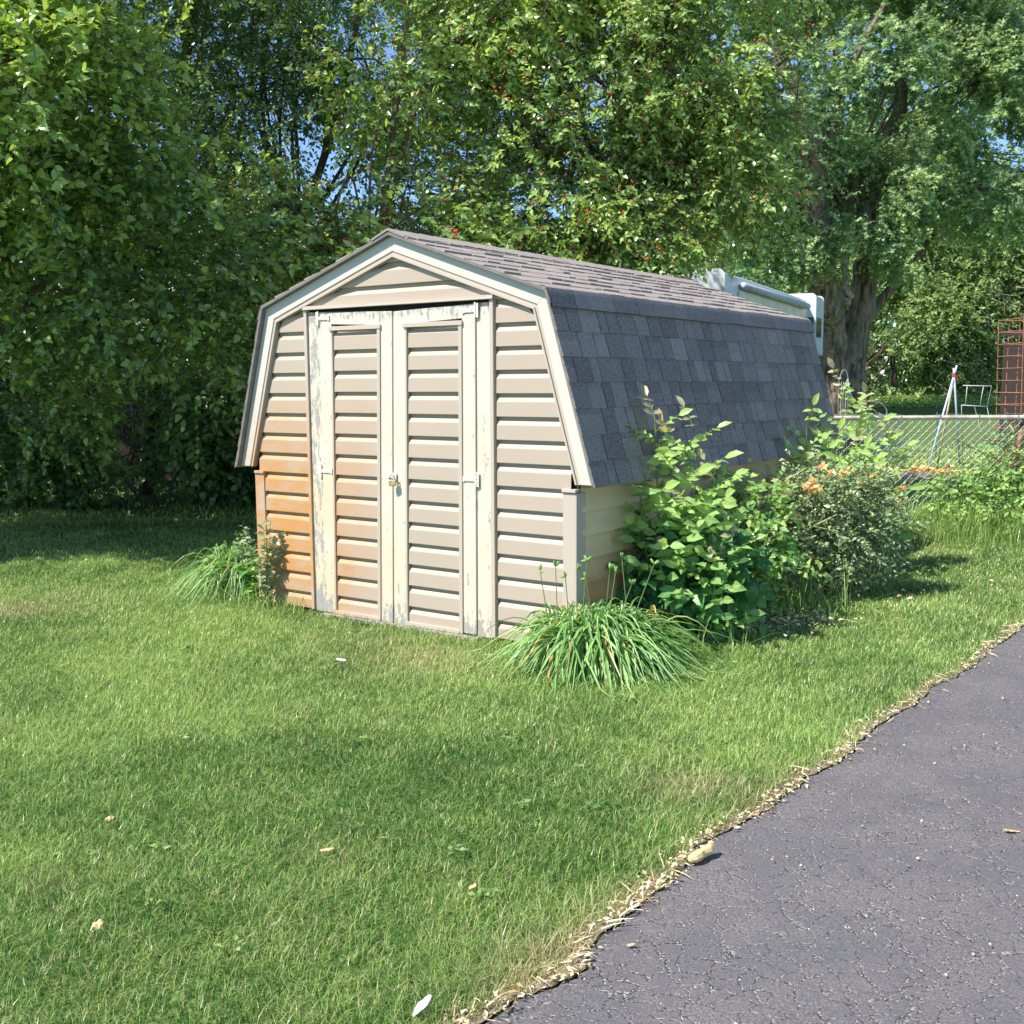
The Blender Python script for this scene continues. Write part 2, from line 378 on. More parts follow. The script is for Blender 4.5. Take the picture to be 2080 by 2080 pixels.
o = link('driveway', npmesh('driveway', np.array(V), F, [4]*(len(F)//4), None, False), M['asphalt']); tag(o, kind='structure')
def side_of(P):
    """signed distance left(+ lawn)/right(- drive) of the edge"""
    out = np.empty(len(P))
    for a in range(0, len(P), 4000):
        q = P[a:a+4000, None, :]-EP[None, ::4, :]; d2 = (q**2).sum(2); i = d2.argmin(1)
        out[a:a+4000] = (q[np.arange(len(i)), i]*EN[::4][i]).sum(1)
    return out

# ------------------------------------------------------------ shed frame of reference
SH = math.radians(34.956); SO = (-1.6577, 7.0196, 0.0)
DX = np.array([math.cos(SH), -math.sin(SH)]); DY = np.array([math.sin(SH), math.cos(SH)])
SW, SL = 2.444, 3.811
def s2w(x, y, z=0): q = np.array(SO[:2])+DX*x+DY*y; return (q[0], q[1], z)
def w2s(P): q = P-np.array(SO[:2]); return np.c_[q@DX, q@DY]

# ------------------------------------------------------------ grass
def grass():
    Ps = []
    bands = [(1.6, 2.6, 19000), (2.6, 3.4, 17500), (3.4, 4.4, 14000), (4.4, 5.6, 10500), (5.6, 7, 7500), (7, 9, 4600), (9, 11.5, 2300), (11.5, 15, 1100), (15, 24, 450)]
    for y0, y1, d in bands:
        xl, xr = -.5*y1-.9, .5*y1+.9
        n = int(d*(y1-y0)*(xr-xl)); Ps.append(np.c_[rng.uniform(xl, xr, n), rng.uniform(y0, y1, n)])
    P = np.concatenate(Ps)
    P = P[np.abs(P[:, 0]) < .49*P[:, 1]+.9]
    q = w2s(P); ok = ~((q[:, 0] > .0) & (q[:, 0] < SW) & (q[:, 1] > 0.0) & (q[:, 1] < SL)); P = P[ok]
    sd = side_of(P); ok = (sd > -.006+rng.random(len(P))**2*.075) | (P[:, 1] > 14); P = P[ok]; sd = sd[ok]
    # bare ground right under the trees and by the bushes
    q = w2s(P); bare = (q[:, 0] > SW) & (q[:, 0] < SW+.42) & (q[:, 1] > .35) & (q[:, 1] < 4)
    bare |= ((P[:, 0]+1.2)/4.5)**2+((P[:, 1]-13.4)/2.3)**2 < 1
    P = P[~(bare & (rng.random(len(P)) < .8))]; sd = side_of(P)
    N = len(P); y = P[:, 1]
    big = fbm(P, .55, 3); med = fbm(P, 1.7, 7); sm = fbm(P, 6, 15)
    H = (.020+.018*rng.random(N)+.014*med)*(1+.3*(sm-.5))
    H *= 1+1.0*np.clip(1-np.abs(sd-.12)/.25, 0, 1)*rng.random(N)*(P[:, 1] < 5)
    q = w2s(P); nearw = np.clip(1-np.abs(q[:, 1]+.06)/.12, 0, 1)*((q[:, 0] > -.2) & (q[:, 0] < 2.6))
    H *= 1+.55*nearw*rng.random(N)
    fence = np.clip(1-np.abs(P[:, 1]-10.1)/.75, 0, 1)*(P[:, 0] > 3.0)
    H *= 1+5.0*fence*rng.random(N)**.7
    H[y > 11] *= 1.6
    wd = .0020*(1+.19*np.maximum(y-2.5, 0))*(.7+.6*rng.random(N)); wd[y > 11] *= 1.5
    az = rng.uniform(0, 2*PI, N); lean = .25+1.15*rng.random(N)
    D = np.c_[np.cos(az), np.sin(az), np.zeros(N)]; S = np.c_[-np.sin(az+rng.normal(0, .5, N)), np.cos(az+rng.normal(0, .5, N)), np.zeros(N)]
    B = np.c_[P, gz(P[:, 0], P[:, 1])]
    up = np.array([0, 0, 1.0])
    def at(s): return B+up*(H*(s-.25*lean*s*s))[:, None]+D*(H*lean*s*s*.9)[:, None]
    r0, r1, r2 = at(0), at(.5), at(1.0); w = (S*wd[:, None])
    V = np.stack([r0-w*.5, r0+w*.5, r1-w*.42, r1+w*.42, r2], 1).reshape(-1, 3)
    L = (np.array([0, 1, 3, 2, 2, 3, 4])[None]+np.arange(N)[:, None]*5).ravel(); sz = np.tile([4, 3], N)
    # dryness: real turf patches; hue: turf tone plus painted dappled shade and highlights
    dry = .22*rng.random(N)+.65*np.clip(big-.50, 0, 1)*2+.25*np.clip(sm-.55, 0, 1)*2
    for (u, v, r, a) in [(1380, 1600, .24, .40), (640, 1730, .25, .40), (900, 1350, .55, .55), (700, 1300, .6, .4), (1300, 1850, .2, .45), (1100, 1960, .2, .5), (1800, 1230, .7, .25), (80, 1250, .9, .3), (200, 1450, .8, .2), (450, 1240, .6, .25), (1600, 1180, .6, .3)]:
        c = np.array(px(u, v)); d2 = ((P-c)**2).sum(1)/(r*r); dry += a*np.exp(-d2)*(.3+rng.random(N)*.9)
    dry += .45*np.clip(1-sd/.12, 0, 1)*rng.random(N)*(P[:, 1] < 8)
    loner = rng.random(N) < .09; dry[loner] += .6
    dry[(sd > .8) & (y > 3) & (y < 5.2)] -= .05
    hue = .02+.95*rng.random(N)**1.4+1.5*(fbm(P, 1.1, 33)-.47)+.6*(sm-.5)+.5*(fbm(P, .5, 91)-.5)+.22*np.clip((y-3)/4, 0, 1)
    a = np.repeat(np.clip(dry, 0, 1), 5); b = np.repeat(np.clip(hue, 0, 1), 5)
    o = link('grass', npmesh('grass', V, L, sz, {'t1': a, 't2': b}), M['grass'])
    tag(o, 'short mown green lawn grass with dry yellow patches', 'grass', kind='stuff')
grass()

def tallgrass():
    """long unmown strip along the chain link fence and by the shed plants"""
    n = 8500; P = np.c_[rng.uniform(3.0, 6.6, n), rng.normal(10.05, .33, n)]
    m = 420; P2 = np.c_[rng.normal(1.62, .22, m), rng.normal(6.75, .16, m)]
    P3 = np.array([s2w(rng.uniform(-.25, .45), rng.uniform(-.28, -.02))[:2] for _ in range(130)])
    m4 = 500; P4 = np.array([s2w(SW+rng.uniform(.1, .75), rng.uniform(.3, 3.9))[:2] for _ in range(m4)])
    P = np.r_[P, P2, P3, P4]; N = len(P); H = .14+.34*rng.random(N)**1.5; H[n:n+m] = .15+.3*rng.random(m); H[n+m:n+m+130] = .08+.16*rng.random(130); H[n+m+130:] = .1+.22*rng.random(m4)
    az = rng.uniform(0, 2*PI, N); lean = .15+1.1*rng.random(N)**1.3
    D = np.c_[np.cos(az), np.sin(az), np.zeros(N)]; S = np.c_[-np.sin(az), np.cos(az), np.zeros(N)]; up = np.array([0, 0, 1.0])
    w = S*(.0032+.0032*rng.random(N))[:, None]; B = np.c_[P, np.zeros(N)]
    def at(s): return B+up*(H*(s-.3*lean*s*s))[:, None]+D*(H*lean*s*s)[:, None]
    V = np.stack([at(0)-w*.5, at(0)+w*.5, at(.4)-w*.45, at(.4)+w*.45, at(.75)-w*.3, at(.75)+w*.3, at(1)], 1).reshape(-1, 3)
    L = (np.array([0, 1, 3, 2, 2, 3, 5, 4, 4, 5, 6])[None]+np.arange(N)[:, None]*7).ravel(); sz = np.tile([4, 4, 3], N)
    a = np.repeat(np.clip(rng.random(N)*.55, 0, 1), 7); b = np.repeat(.3+.6*rng.random(N), 7)
    o = link('tall_grass', npmesh('tall_grass', V, L, sz, {'t1': a, 't2': b}), M['grass'])
    tag(o, 'long unmown grass along the chain link fence and between the shed plants', 'grass', kind='stuff')
tallgrass()

# ------------------------------------------------------------ THE SHED
shed = empty('garden_shed', SO, -SH, label='tan sided garden shed with grey shingled barn roof and peeling white double doors', cat='shed')
OL, ZE, XK, ZK, ZR = .1317, .9188, .1555, 1.9258, 2.296
ROOF = [(-OL, ZE), (XK, ZK), (SW/2, ZR), (SW-XK, ZK), (SW+OL, ZE)]
def offs(path, d):
    """offset an open path inwards (down/in) by d, mitred, ends cut level"""
    P = [np.array(p) for p in path]; out = []
    nrmz = []
    for a, b in zip(P[:-1], P[1:]):
        t = (b-a)/np.linalg.norm(b-a); nrmz.append(np.array([t[1], -t[0]]))
    for i, p in enumerate(P):
        if i == 0 or i == len(P)-1:
            nn = nrmz[0] if i == 0 else nrmz[-1]; t = np.array([-nn[1], nn[0]])
            q = p+nn*d; k = (p[1]-q[1])/t[1]; out.append(q+t*k)
        else:
            a, b = nrmz[i-1], nrmz[i]; m = (a+b); m = m/np.linalg.norm(m); out.append(p+m*d/(m@a))
    return out
def strip(mb, d0, d1, y0, y1):
    A, B = offs(ROOF, d0), offs(ROOF, d1)
    for i in range(len(A)-1):
        a, b, c, d = A[i], A[i+1], B[i+1], B[i]
        mb.hexa([(d[0], y0, d[1]), (d[0], y1, d[1]), (c[0], y1, c[1]), (c[0], y0, c[1]), (a[0], y0, a[1]), (a[0], y1, a[1]), (b[0], y1, b[1]), (b[0], y0, b[1])])
INNER = offs(ROOF, .118)
def xlim(z):
    """left and right limits of the siding inside the trim at height z"""
    P = INNER
    if z < P[0][1]: return .0, SW
    if z < P[1][1]: k = (z-P[0][1])/(P[1][1]-P[0][1]); x = P[0][0]+k*(P[1][0]-P[0][0])
    else: k = min(1, (z-P[1][1])/(P[2][1]-P[1][1])); x = P[1][0]+k*(P[2][0]-P[1][0])
    return x, SW-x
def siding(mb, z0, z1, xa, xb, y=0.0, start=0.0, pitch=.1262, lim=True, sh=lambda x, z: 0.0):
    prof = [(0, -.009), (.0005, .0165), (.003, .0172), (.079, .0155), (.083, .0143), (.103, .001), (.105, -.009), (pitch-.0004, -.009)]
    k0 = int(math.floor((z0-start)/pitch))-1
    rows = []
    k = k0
    while start+k*pitch < z1:
        for dz, out in prof:
            z = start+k*pitch+dz
            if z0 <= z <= z1: rows.append((z, out))
        k += 1
    rows = [(z0, rows[0][1])]+rows+[(z1, rows[-1][1])]
    for (za, oa), (zb, ob) in zip(rows[:-1], rows[1:]):
        def X(z):
            l, r = (xlim(z) if lim else (-9, 9)); return max(xa, l)+sh(xa, z), min(xb, r)+sh(xb, z)
        a0, a1 = X(za); b0, b1 = X(zb)
        if a1-a0 < .002 and b1-b0 < .002: continue
        if b1 < b0: b0 = b1 = (b0+b1)/2
        if a1 < a0: continue
        mb.quad((a0, y-oa, za), (a1, y-oa, za), (b1, y-ob, zb), (b0, y-ob, zb))
# front siding as one wall part
mb = MB(); siding(mb, .03, 1.92, 0.03, .50, start=.383-.1262*3); siding(mb, .03, 1.92, 1.915, SW-.03, start=.383-.1262*3)
siding(mb, 1.925, 2.22, -1, 9, start=2.018-.1262)
mb.build('front_siding', M['siding'], shed)
mb = MB(); mb.box(.50, 1.915, .03, .05, .03, 1.93); 
mb.box(.0, SW, .014, .028, .03, .93)
P = offs(ROOF, .09)
n0 = len(mb.v); mb.v += [(p[0], .012, p[1]) for p in P]+[(p[0], .028, p[1]) for p in P]; mb.a += [.5]*10
mb.f += [tuple(range(n0, n0+5))[::-1], tuple(range(n0+5, n0+10))]
mb.build('wall_backing', M['dark'], shed)
# side and back walls
def lapwall(xs, ya, yb, sgn):
    mb = MB(); pitch = .1275; k = -1
    z = .0
    while z < .93:
        z1 = min(z+pitch, .93)
        mb.hexa([(xs+sgn*0.0, ya, z), (xs+sgn*.026, ya, z), (xs+sgn*.026, yb, z), (xs, yb, z), (xs-sgn*.006, ya, z1), (xs+sgn*.000, ya, z1), (xs+sgn*.000, yb, z1), (xs-sgn*.006, yb, z1)] if sgn > 0 else
                [(xs+sgn*.013, ya, z), (xs, ya, z), (xs, yb, z), (xs+sgn*.013, yb, z), (xs+sgn*.003, ya, z1), (xs-sgn*.004, ya, z1), (xs-sgn*.004, yb, z1), (xs+sgn*.003, yb, z1)])
        z += pitch
    return mb
lapwall(SW-.012, .034, SL, 1).build('side_wall', M['sidewall'], shed)
lapwall(.012, .034, SL, -1).build('side_wall', M['sidewall'], shed)
mb = MB(); Q = offs(ROOF, .05)
n0 = 0; mb.v = [(p[0], SL-.02, p[1]) for p in Q]+[(SW, SL-.02, .03), (0, SL-.02, .03)]; mb.a = [.5]*7; mb.f = [tuple(range(7))]
mb.build('back_wall', M['sidewall'], shed)
# corner posts
for sx in (0, 1):
    mb = MB(); x0 = -.003 if sx == 0 else SW-.076; mb.box(x0, x0+.079, -.024, .0, .02, .872)
    xe = -.008 if sx == 0 else SW-.001
    mb.box(xe, xe+.009, -.0235, .070, .02, .870)
    mb.build('corner_post', M['trim'], shed, bevel=.002)
    mb = MB(); mb.box(x0-.004, x0+.083, -.034, .01, .874, .892); mb.build('post_cap', M['trim'], shed, bevel=.003)
# fascia, J trim
mb = MB(); strip(mb, .006, .088, -.036, .0); mb.build('fascia', M['fascia'], shed, bevel=.002)
mb = MB(); strip(mb, .0885, .118, -.030, .0); strip(mb, .108, .1185, -.041, -.0305); mb.build('rake_trim', M['trim'], shed)
mb = MB(); strip(mb, -.006, .005, -.071, SL+.03); mb.build('roof_deck', M['gray'], shed)
# ledge above the doors and vertical trims
mb = MB(); mb.box(.488, 1.93, -.040, .0, 1.899, 1.922); mb.box(.488, 1.93, -.046, -.0405, 1.899, 1.908); mb.build('door_ledge', M['trim'], shed, bevel=.002)
for x in (.488, 1.903):
    mb = MB(); mb.box(x, x+.024, -.034, .0, .03, 1.8985); mb.build('vertical_trim', M['trim'], shed, bevel=.002)
# door frame posts; the doors sag, so every upright leans a little
def shx(x, z): return float(np.interp(x, [.5, .62, .73, 1.08, 1.208, 1.30, 1.70, 1.90], [-.008, -.016, -.026, -.044, -.040, -.033, -.018, -.008]))*(1-min(1, max(0, z)/1.85))
for x0, x1 in ((.514, .612), (1.808, 1.901)):
    mb = MB(); q0, q1 = shx(x0, .02), shx(x1, .02); mb.hexa([(x0+q0, -.020, .02), (x1+q1, -.020, .02), (x1+q1, .025, .02), (x0+q0, .025, .02), (x0, -.020, 1.885), (x1, -.020, 1.885), (x1, .025, 1.885), (x0, .025, 1.885)]); mb.build('door_frame', M['paint'], shed, bevel=.003)
mb = MB(); mb.box(.52, 1.90, -.005, .03, .0, .035); mb.box(.60, 1.82, -.06, -.006, -.01, .020); mb.build('door_sill', M['sill'], shed, bevel=.004)
# doors: they sag a little to the left
def door(x0, x1, pa, pb, hinge_left, top0, top1):
    sh = shx
    root = link('door', npmesh('door', [(x0+sh(x0, .05), .02, .05), (x1+sh(x1, .05), .02, .05), (x1, .02, 1.84), (x0, .02, 1.84)], [0, 1, 2, 3], [4]), M['dark'], shed)
    def board(mb, a, b, za, zb, y0=-.028, y1=.012, zc=None, zd=None):
        zc = zb if zc is None else zc
        mb.hexa([(a+sh(a, za), y0, za), (b+sh(b, za), y0, za), (b+sh(b, za), y1, za), (a+sh(a, za), y1, za), (a+sh(a, zb), y0, zb), (b+sh(b, zc), y0, zc), (b+sh(b, zc), y1, zc), (a+sh(a, zb), y1, zb)])
    w0 = pa-x0
    for a, b, za, zb in ((x0, pa, .025 if hinge_left else .0, 1), (pb, x1, .0 if hinge_left else .03, 1)):
        mb = MB(); zt = top0 if a == x0 else top1
        # mitred upper corners
        if a == x0: pts = [(a, za), (b, za), (b, zt-.075), (a, zt)]
        else: pts = [(a, za), (b, za), (b, zt), (a, zt-.075)]
        mb.hexa([(p[0]+sh(p[0], p[1]), -.028, p[1]) for p in pts[:2]]+[(p[0]+sh(p[0], p[1]), .012, p[1]) for p in pts[1::-1]]+[(pts[3][0]+sh(pts[3][0], pts[3][1]), -.028, pts[3][1]), (pts[2][0]+sh(pts[2][0], pts[2][1]), -.028, pts[2][1]), (pts[2][0]+sh(pts[2][0], pts[2][1]), .012, pts[2][1]), (pts[3][0]+sh(pts[3][0], pts[3][1]), .012, pts[3][1])])
        mb.build('stile', M['paint'], root, bevel=.003)
    mb = MB(); p = [(pa, top0-.077), (pb, top1-.077), (x1-.002, top1-.001), (x0+.002, top0-.001)]
    mb.hexa([(p[0][0], -.0265, p[0][1]), (p[1][0], -.0265, p[1][1]), (p[1][0], .012, p[1][1]), (p[0][0], .012, p[0][1]), (p[3][0], -.0265, p[3][1]), (p[2][0], -.0265, p[2][1]), (p[2][0], .012, p[2][1]), (p[3][0], .012, p[3][1])])
    mb.build('top_rail', M['paint'], root, bevel=.002)
    mb = MB(); siding(mb, .045, 1.775, pa+.006, pb-.018, y=-.004, start=.012, lim=False, sh=sh); mb.build('siding_panel', M['siding'], root)
    mb = MB(); board(mb, pb-.020, pb+.003, .03, 1.79, -.036, -.004); board(mb, pa-.004, pa+.010, .03, 1.79, -.030, -.004)
    board(mb, pa-.012, pb+.008, 1.768, 1.793, -.040, -.029); board(mb, pa, pb, .022, .045, -.034, -.004)
    mb.build('panel_trim', M['trim'], root, bevel=.0015)
    for zh in (1.845, .915):
        s = sh(x0 if hinge_left else x1, zh); xh = (x0 if hinge_left else x1)+s; sg = 1 if hinge_left else -1
        mb = MB(); mb.tube([(xh-sg*.004, -.033, zh-.042), (xh-sg*.004, -.033, zh+.042)], .006, 8)
        mb.box(min(xh-sg*.004, xh-sg*.024), max(xh-sg*.004, xh-sg*.024), -.0335, -.0285, zh-.04, zh+.04)
        mb.box(min(xh, xh+sg*.075), max(xh, xh+sg*.075), -.0345, -.0285, zh-.011, zh+.009)
        mb.box(min(xh+sg*.075, xh+sg*.088), max(xh+sg*.075, xh+sg*.088), -.034, -.0285, zh-.016, zh+.014)
        for q in (.02, .045, .07): mb.tube([(xh+sg*q, -.035, zh), (xh+sg*q, -.0375, zh)], .004, 6)
        mb.build('hinge', M['hinge'], root, bevel=.001)
    return root
dl = door(.616, 1.204, .716, 1.112, True, 1.884, 1.866)
dr = door(1.213, 1.803, 1.304, 1.712, False, 1.864, 1.882)
mb = MB(); mb.box(1.150, 1.205, -.034, -.0285, .895, .925); mb.tube([(1.158, -.036, .903), (1.158, -.038, .903)], .004, 6); mb.tube([(1.158, -.036, .918), (1.158, -.038, .918)], .004, 6); mb.box(1.200, 1.222, -.040, -.0345, .885, .928)
mb.tube([(1.210, -.035, .908), (1.210, -.056, .908), (1.210, -.056, .894), (1.210, -.036, .894)], .0028, 6); mb.build('hasp', M['hinge'], dl, bevel=.001)
# padlock hanging from the hasp
lk = empty('padlock', s2w(1.212, -.062, .868), -SH+.3, label='small rusty brass padlock hanging where the two white shed doors meet', cat='padlock')
mb = MB(); mb.box(-.021, .021, -.009, .009, -.016, .018); mb.build('lock_body', M['brass'], lk, bevel=.003)
mb = MB(); mb.tube([(-.014, 0, .016)]+[(-.014*math.cos(a), 0, .036+.013*math.sin(a)) for a in np.linspace(0, PI, 7)]+[(.014, 0, .016)], .0032, 8); mb.build('shackle', M['steel'], lk)

# ---- shingles
def slope_shingles(mb, P0, P1, rows, y0, y1, exp, topfade=False):
    """P0 lower edge (x,z), P1 upper edge; outward normal computed; tabs laid on as thin tilted slabs"""
    P0, P1 = np.array(P0), np.array(P1); L = np.linalg.norm(P1-P0); t = (P1-P0)/L
    nn = np.array([-t[1], t[0]]); nn = nn if nn[1] > 0 else -nn
    for r in range(rows):
        a = r*exp; b = min(L, a+exp+.012)
        if a >= L: break
        y = y0
        sag = (fbm(np.array([[r*3.1, 0.0]]), 1, 3)[0]-.5)*.006
        while y < y1:
            w = float(rng.choice([.09, .13, .165, .2, .26], p=[.2, .25, .25, .2, .1])); ye = min(y+w, y1)
            if y1-ye < .05: ye = y1
            tone = float(np.clip(rng.normal(.45, .27), 0, 1)); lift = rng.random()*.003; th = .0025+lift*.5+(.002 if tone < .4 else 0)
            if topfade: th = float(rng.choice([.002, .007, .010]))+lift; tone = float(np.clip(rng.normal(.75, .22), 0, 1))
            ja = a+sag+rng.normal(0, .0012); g = .0042
            def pt(s, h, yy): q = P0+t*s+nn*h; return (q[0], yy, q[1])
            # two-tone tab: darker head, worn lighter butt
            m = ja+(b-ja)*rng.uniform(.35, .8)
            tone2 = np.clip(tone-.28*(rng.random() < .55), 0, 1)
            hA, hM, hB = .0035+th, .0028+th*.6, .002
            def slab(s0, h0, s1, h1, tt):
                mb.hexa([pt(s0, .0005, y+g), pt(s0, .0005, ye-g), pt(s0, h0, ye-g), pt(s0, h0, y+g), pt(s1, .0005, y+g), pt(s1, .0005, ye-g), pt(s1, h1, ye-g), pt(s1, h1, y+g)], tt)
            slab(ja, hA, m, hM, tone); slab(m, hM, b, hB, tone2)
            y = ye
Y0, Y1 = -.076, SL+.045
R = offs(ROOF, -.007)
for side in (0, 1):
    mb = MB(); sx = (lambda p: p) if side else (lambda p: np.array([SW-p[0], p[1]]))
    lo, kn, ap = sx(R[4]), sx(R[3]), R[2]
    if side == 0: lo, kn = R[0], R[1]
    slope_shingles(mb, lo-(kn-lo)/np.linalg.norm(kn-lo)*.012, kn, 9, Y0, Y1, .1405)
    slope_shingles(mb, kn, ap, 9, Y0, Y1, .1405, True)
    # soft cap bent over the knee
    t1 = (kn-lo)/np.linalg.norm(kn-lo); t2 = (ap-kn)/np.linalg.norm(ap-kn); n1 = np.array([t1[1], -t1[0]]); n1 = n1 if n1[1] > 0 else -n1; n2 = np.array([-t2[1], t2[0]]); n2 = n2 if n2[1] > 0 else -n2
    y = Y0
    while y < Y1:
        w = float(rng.uniform(.12, .3)); ye = min(y+w, Y1)
        if Y1-ye < .05: ye = Y1
        tone = float(np.clip(rng.normal(.5, .2), 0, 1)); e = .010+rng.random()*.002; dn = .098+rng.normal(0, .002)
        pts = [kn-t1*dn+n1*(e+.008), kn-t1*.045+n1*(e+.004), kn-t1*.018+n1*(e+.001)+n2*.002, kn+(n1+n2)*.62*e+(n1+n2)*.0-np.array([0, .0]), kn+t2*.022+n2*(e+.001), kn+t2*.06+n2*(e-.001)]
        for p, q in zip(pts[:-1], pts[1:]):
            mb.quad((p[0], y+.001, p[1]), (p[0], ye-.001, p[1]), (q[0], ye-.001, q[1]), (q[0], y+.001, q[1]), tone)
        p = pts[0]; q = p-n1*(e+.006); mb.quad((q[0], y+.001, q[1]), (q[0], ye-.001, q[1]), (p[0], ye-.001, p[1]), (p[0], y+.001, p[1]), 0)
        y = ye
    mb.build('shingled_roof', M['shingle'], shed)
mb = MB(); y = Y0; ap = R[2]
while y < Y1:
    ye = min(y+.14, Y1); t2 = np.array([.957, -.29])*.13
    for sg in (-1, 1):
        a = ap+np.array([0, .020]); b = ap+np.array([sg*t2[0], t2[1]+.012-.008])
        mb.quad((a[0], y, a[1]+.004), (b[0], y, b[1]+.006), (b[0], ye+.02, b[1]+.002), (a[0], ye+.02, a[1]), float(rng.uniform(.2, .8)))
        mb.quad((a[0], y, a[1]-.010), (b[0], y, b[1]-.006), (b[0], y, b[1]+.006), (a[0], y, a[1]+.004), 0)
    y = ye
mb.build('ridge_cap', M['shingle'], shed)

# ------------------------------------------------------------ trees and plants
def shell_pts(blobs, n, thr=.45, nsc=.8, seed=0, inner=.45):
    out = []; w = np.array([b[3]*b[4]*b[5]*(b[6] if len(b) > 6 else 1) for b in blobs]) if False else np.array([(b[3]*b[4]+b[4]*b[5]+b[3]*b[5])*(b[6] if len(b) > 6 else 1) for b in blobs])
    w = w/w.sum(); cnt = 0; C = np.array([b[:3] for b in blobs]); Rr = np.array([b[3:6] for b in blobs])
    while cnt < n:
        m = n*2; i = rng.choice(len(blobs), m, p=w); d = nrm(rng.normal(size=(m, 3))); r = inner+(1-inner)*rng.random(m)**.55
        P = C[i]+d*Rr[i]*r[:, None]; nz = fbm(P, nsc, seed, 2); k = nz > thr
        P, d = P[k], d[k]; k = P[:, 2] > .15; out.append(np.c_[P[k], d[k]]); cnt += k.sum()
    A = np.concatenate(out)[:n]; return A[:, :3], A[:, 3:]
def foliage(root, blobs, n, K, leaf, size, mat, thr=.45, nsc=.8, seed=0, droop=.5, tlen=.5, inner=.45, name='foliage', twig=.006, bright=None, berries=0, upn=.6, wscale=1, extra=None):
    P, O = shell_pts(blobs, n, thr, nsc, seed, inner)
    if extra is not None:
        P = np.r_[P, extra]; O = np.r_[O, nrm(rng.normal(size=(len(extra), 3)))]; n = len(P)
    D = nrm(O*.8+rng.normal(size=(n, 3))*.6+np.array([0, 0, -droop*.55])); ln = tlen*(.6+.7*rng.random(n))
    j = (np.arange(K)+.5)/K
    base = P[:, None, :]+D[:, None, :]*(ln[:, None]*j[None, :])[:, :, None]
    base[:, :, 2] -= (droop*.35*ln[:, None]*j[None]**2)
    side = nrm(np.cross(D, np.array([0, 0, 1.0])+rng.normal(size=(n, 3))*.25)); sg = np.where(np.arange(K) % 2 == 0, 1, -1)
    X = D[:, None, :]*.55+side[:, None, :]*sg[None, :, None]*.8+rng.normal(size=(n, K, 3))*.35+np.array([0, 0, -droop*.6])
    Z = np.array([0, 0, upn*.7])+rng.normal(size=(n, K, 3))*.6+np.array([-.35, -.75, .55])*.8
    S = size*(.6+.7*rng.random((n, K)))*wscale
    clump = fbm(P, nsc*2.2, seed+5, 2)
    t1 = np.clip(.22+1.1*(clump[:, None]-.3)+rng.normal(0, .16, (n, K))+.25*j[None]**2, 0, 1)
    if bright is not None:  # sunlit look painted in: leaves near the given centre get a lighter colour
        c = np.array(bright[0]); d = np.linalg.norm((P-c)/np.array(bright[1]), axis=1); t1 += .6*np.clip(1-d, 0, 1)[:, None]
    t2 = rng.random((n, K))*.955+(rng.random((n, K)) < .004)*.05
    f = lambda a: a.reshape(-1, 3)
    o = imesh(name, [inst(*leaf, f(base), f(X), f(Z), S.ravel(), t1.ravel(), t2.ravel())], mat, root)
    tt = inst(*TWIG, P, D+np.array([0, 0, -.08*droop]), rng.normal(size=(n, 3)), ln, rng.random(n), rng.random(n), np.full(n, twig))
    # twig template uses its own thickness in both cross axes
    b = None
    V = tt[0].reshape(n, 6, 3)
    X_ = nrm(D+np.array([0, 0, -.08*droop])); Yv = nrm(np.cross(rng.normal(size=(n, 3)), X_)); Zv = np.cross(X_, Yv); tv = np.array(TWIG[0])
    V = P[:, None, :]+tv[None, :, 0:1]*(X_*ln[:, None])[:, None, :]+tv[None, :, 1:2]*(Yv*twig)[:, None, :]+tv[None, :, 2:3]*(Zv*twig)[:, None, :]
    o2 = imesh('twigs', [(V.reshape(-1, 3), tt[1], tt[2], tt[3], tt[4])], M['bark2'], root)
    if berries:
        i = rng.integers(0, n, berries//5); q = P[i][:, None, :]+D[i][:, None, :]*(ln[i][:, None]*rng.random((len(i), 5)))[:, :, None]; q = q.reshape(-1, 3)+rng.normal(0, .016, (len(i)*5, 3)); nb = len(q)
        o3 = imesh('berries', [inst(*OCTA, q, rng.normal(size=(nb, 3)), rng.normal(size=(nb, 3)), .018+.014*rng.random(nb), rng.random(nb), rng.random(nb))], M['berry'], root, True); o3['kind'] = 'stuff'
    return P
def limb(mb, pts, r0, r1, seg=4, n=8, wob=.06):
    pts = [np.array(p, float) for p in pts]; out = []; rad = []; tot = len(pts)-1
    for i in range(tot):
        for s in range(seg):
            t = s/seg; p0 = pts[max(i-1, 0)]; p1, p2 = pts[i], pts[i+1]; p3 = pts[min(i+2, tot)]
            q = .5*((2*p1)+(-p0+p2)*t+(2*p0-5*p1+4*p2-p3)*t*t+(-p0+3*p1-3*p2+p3)*t**3)
            u = (i+t)/tot; out.append(q+rng.normal(0, wob, 3)*(0 < u)*r0*2); rad.append(r0+(r1-r0)*u**.8)
    out.append(pts[-1]); rad.append(r1); mb.tube(out, rad, n)
def branches(root, base, blobs, n=18, r=.06, name='limbs', mat='bark2'):
    mb = MB(); base = np.array(base, float)
    w = np.array([b[3]*b[4]*b[5] for b in blobs]); w = w/w.sum()
    for i in range(n):
        b = blobs[rng.choice(len(blobs), p=w)]; c = np.array(b[:3]); d = nrm(rng.normal(size=3)); e = c+d*np.array(b[3:6])*.85
        s = base+np.array([0, 0, 1])*rng.uniform(-.3, .8); m1 = s*.55+c*.45+np.array([0, 0, .25])+rng.normal(0, .25, 3); 
        limb(mb, [s, m1, (c+e)/2+rng.normal(0, .15, 3), e], r*rng.uniform(.5, 1), .008, 4, 6)
        for _ in range(3):
            a = m1*(1-.5)+e*.5; limb(mb, [(m1+c)/2, (c+e)/2+rng.normal(0, .3, 3), c+nrm(rng.normal(size=3))*np.array(b[3:6])*.9], r*.3, .005, 3, 5)
    mb.build(name, M[mat], root, True)
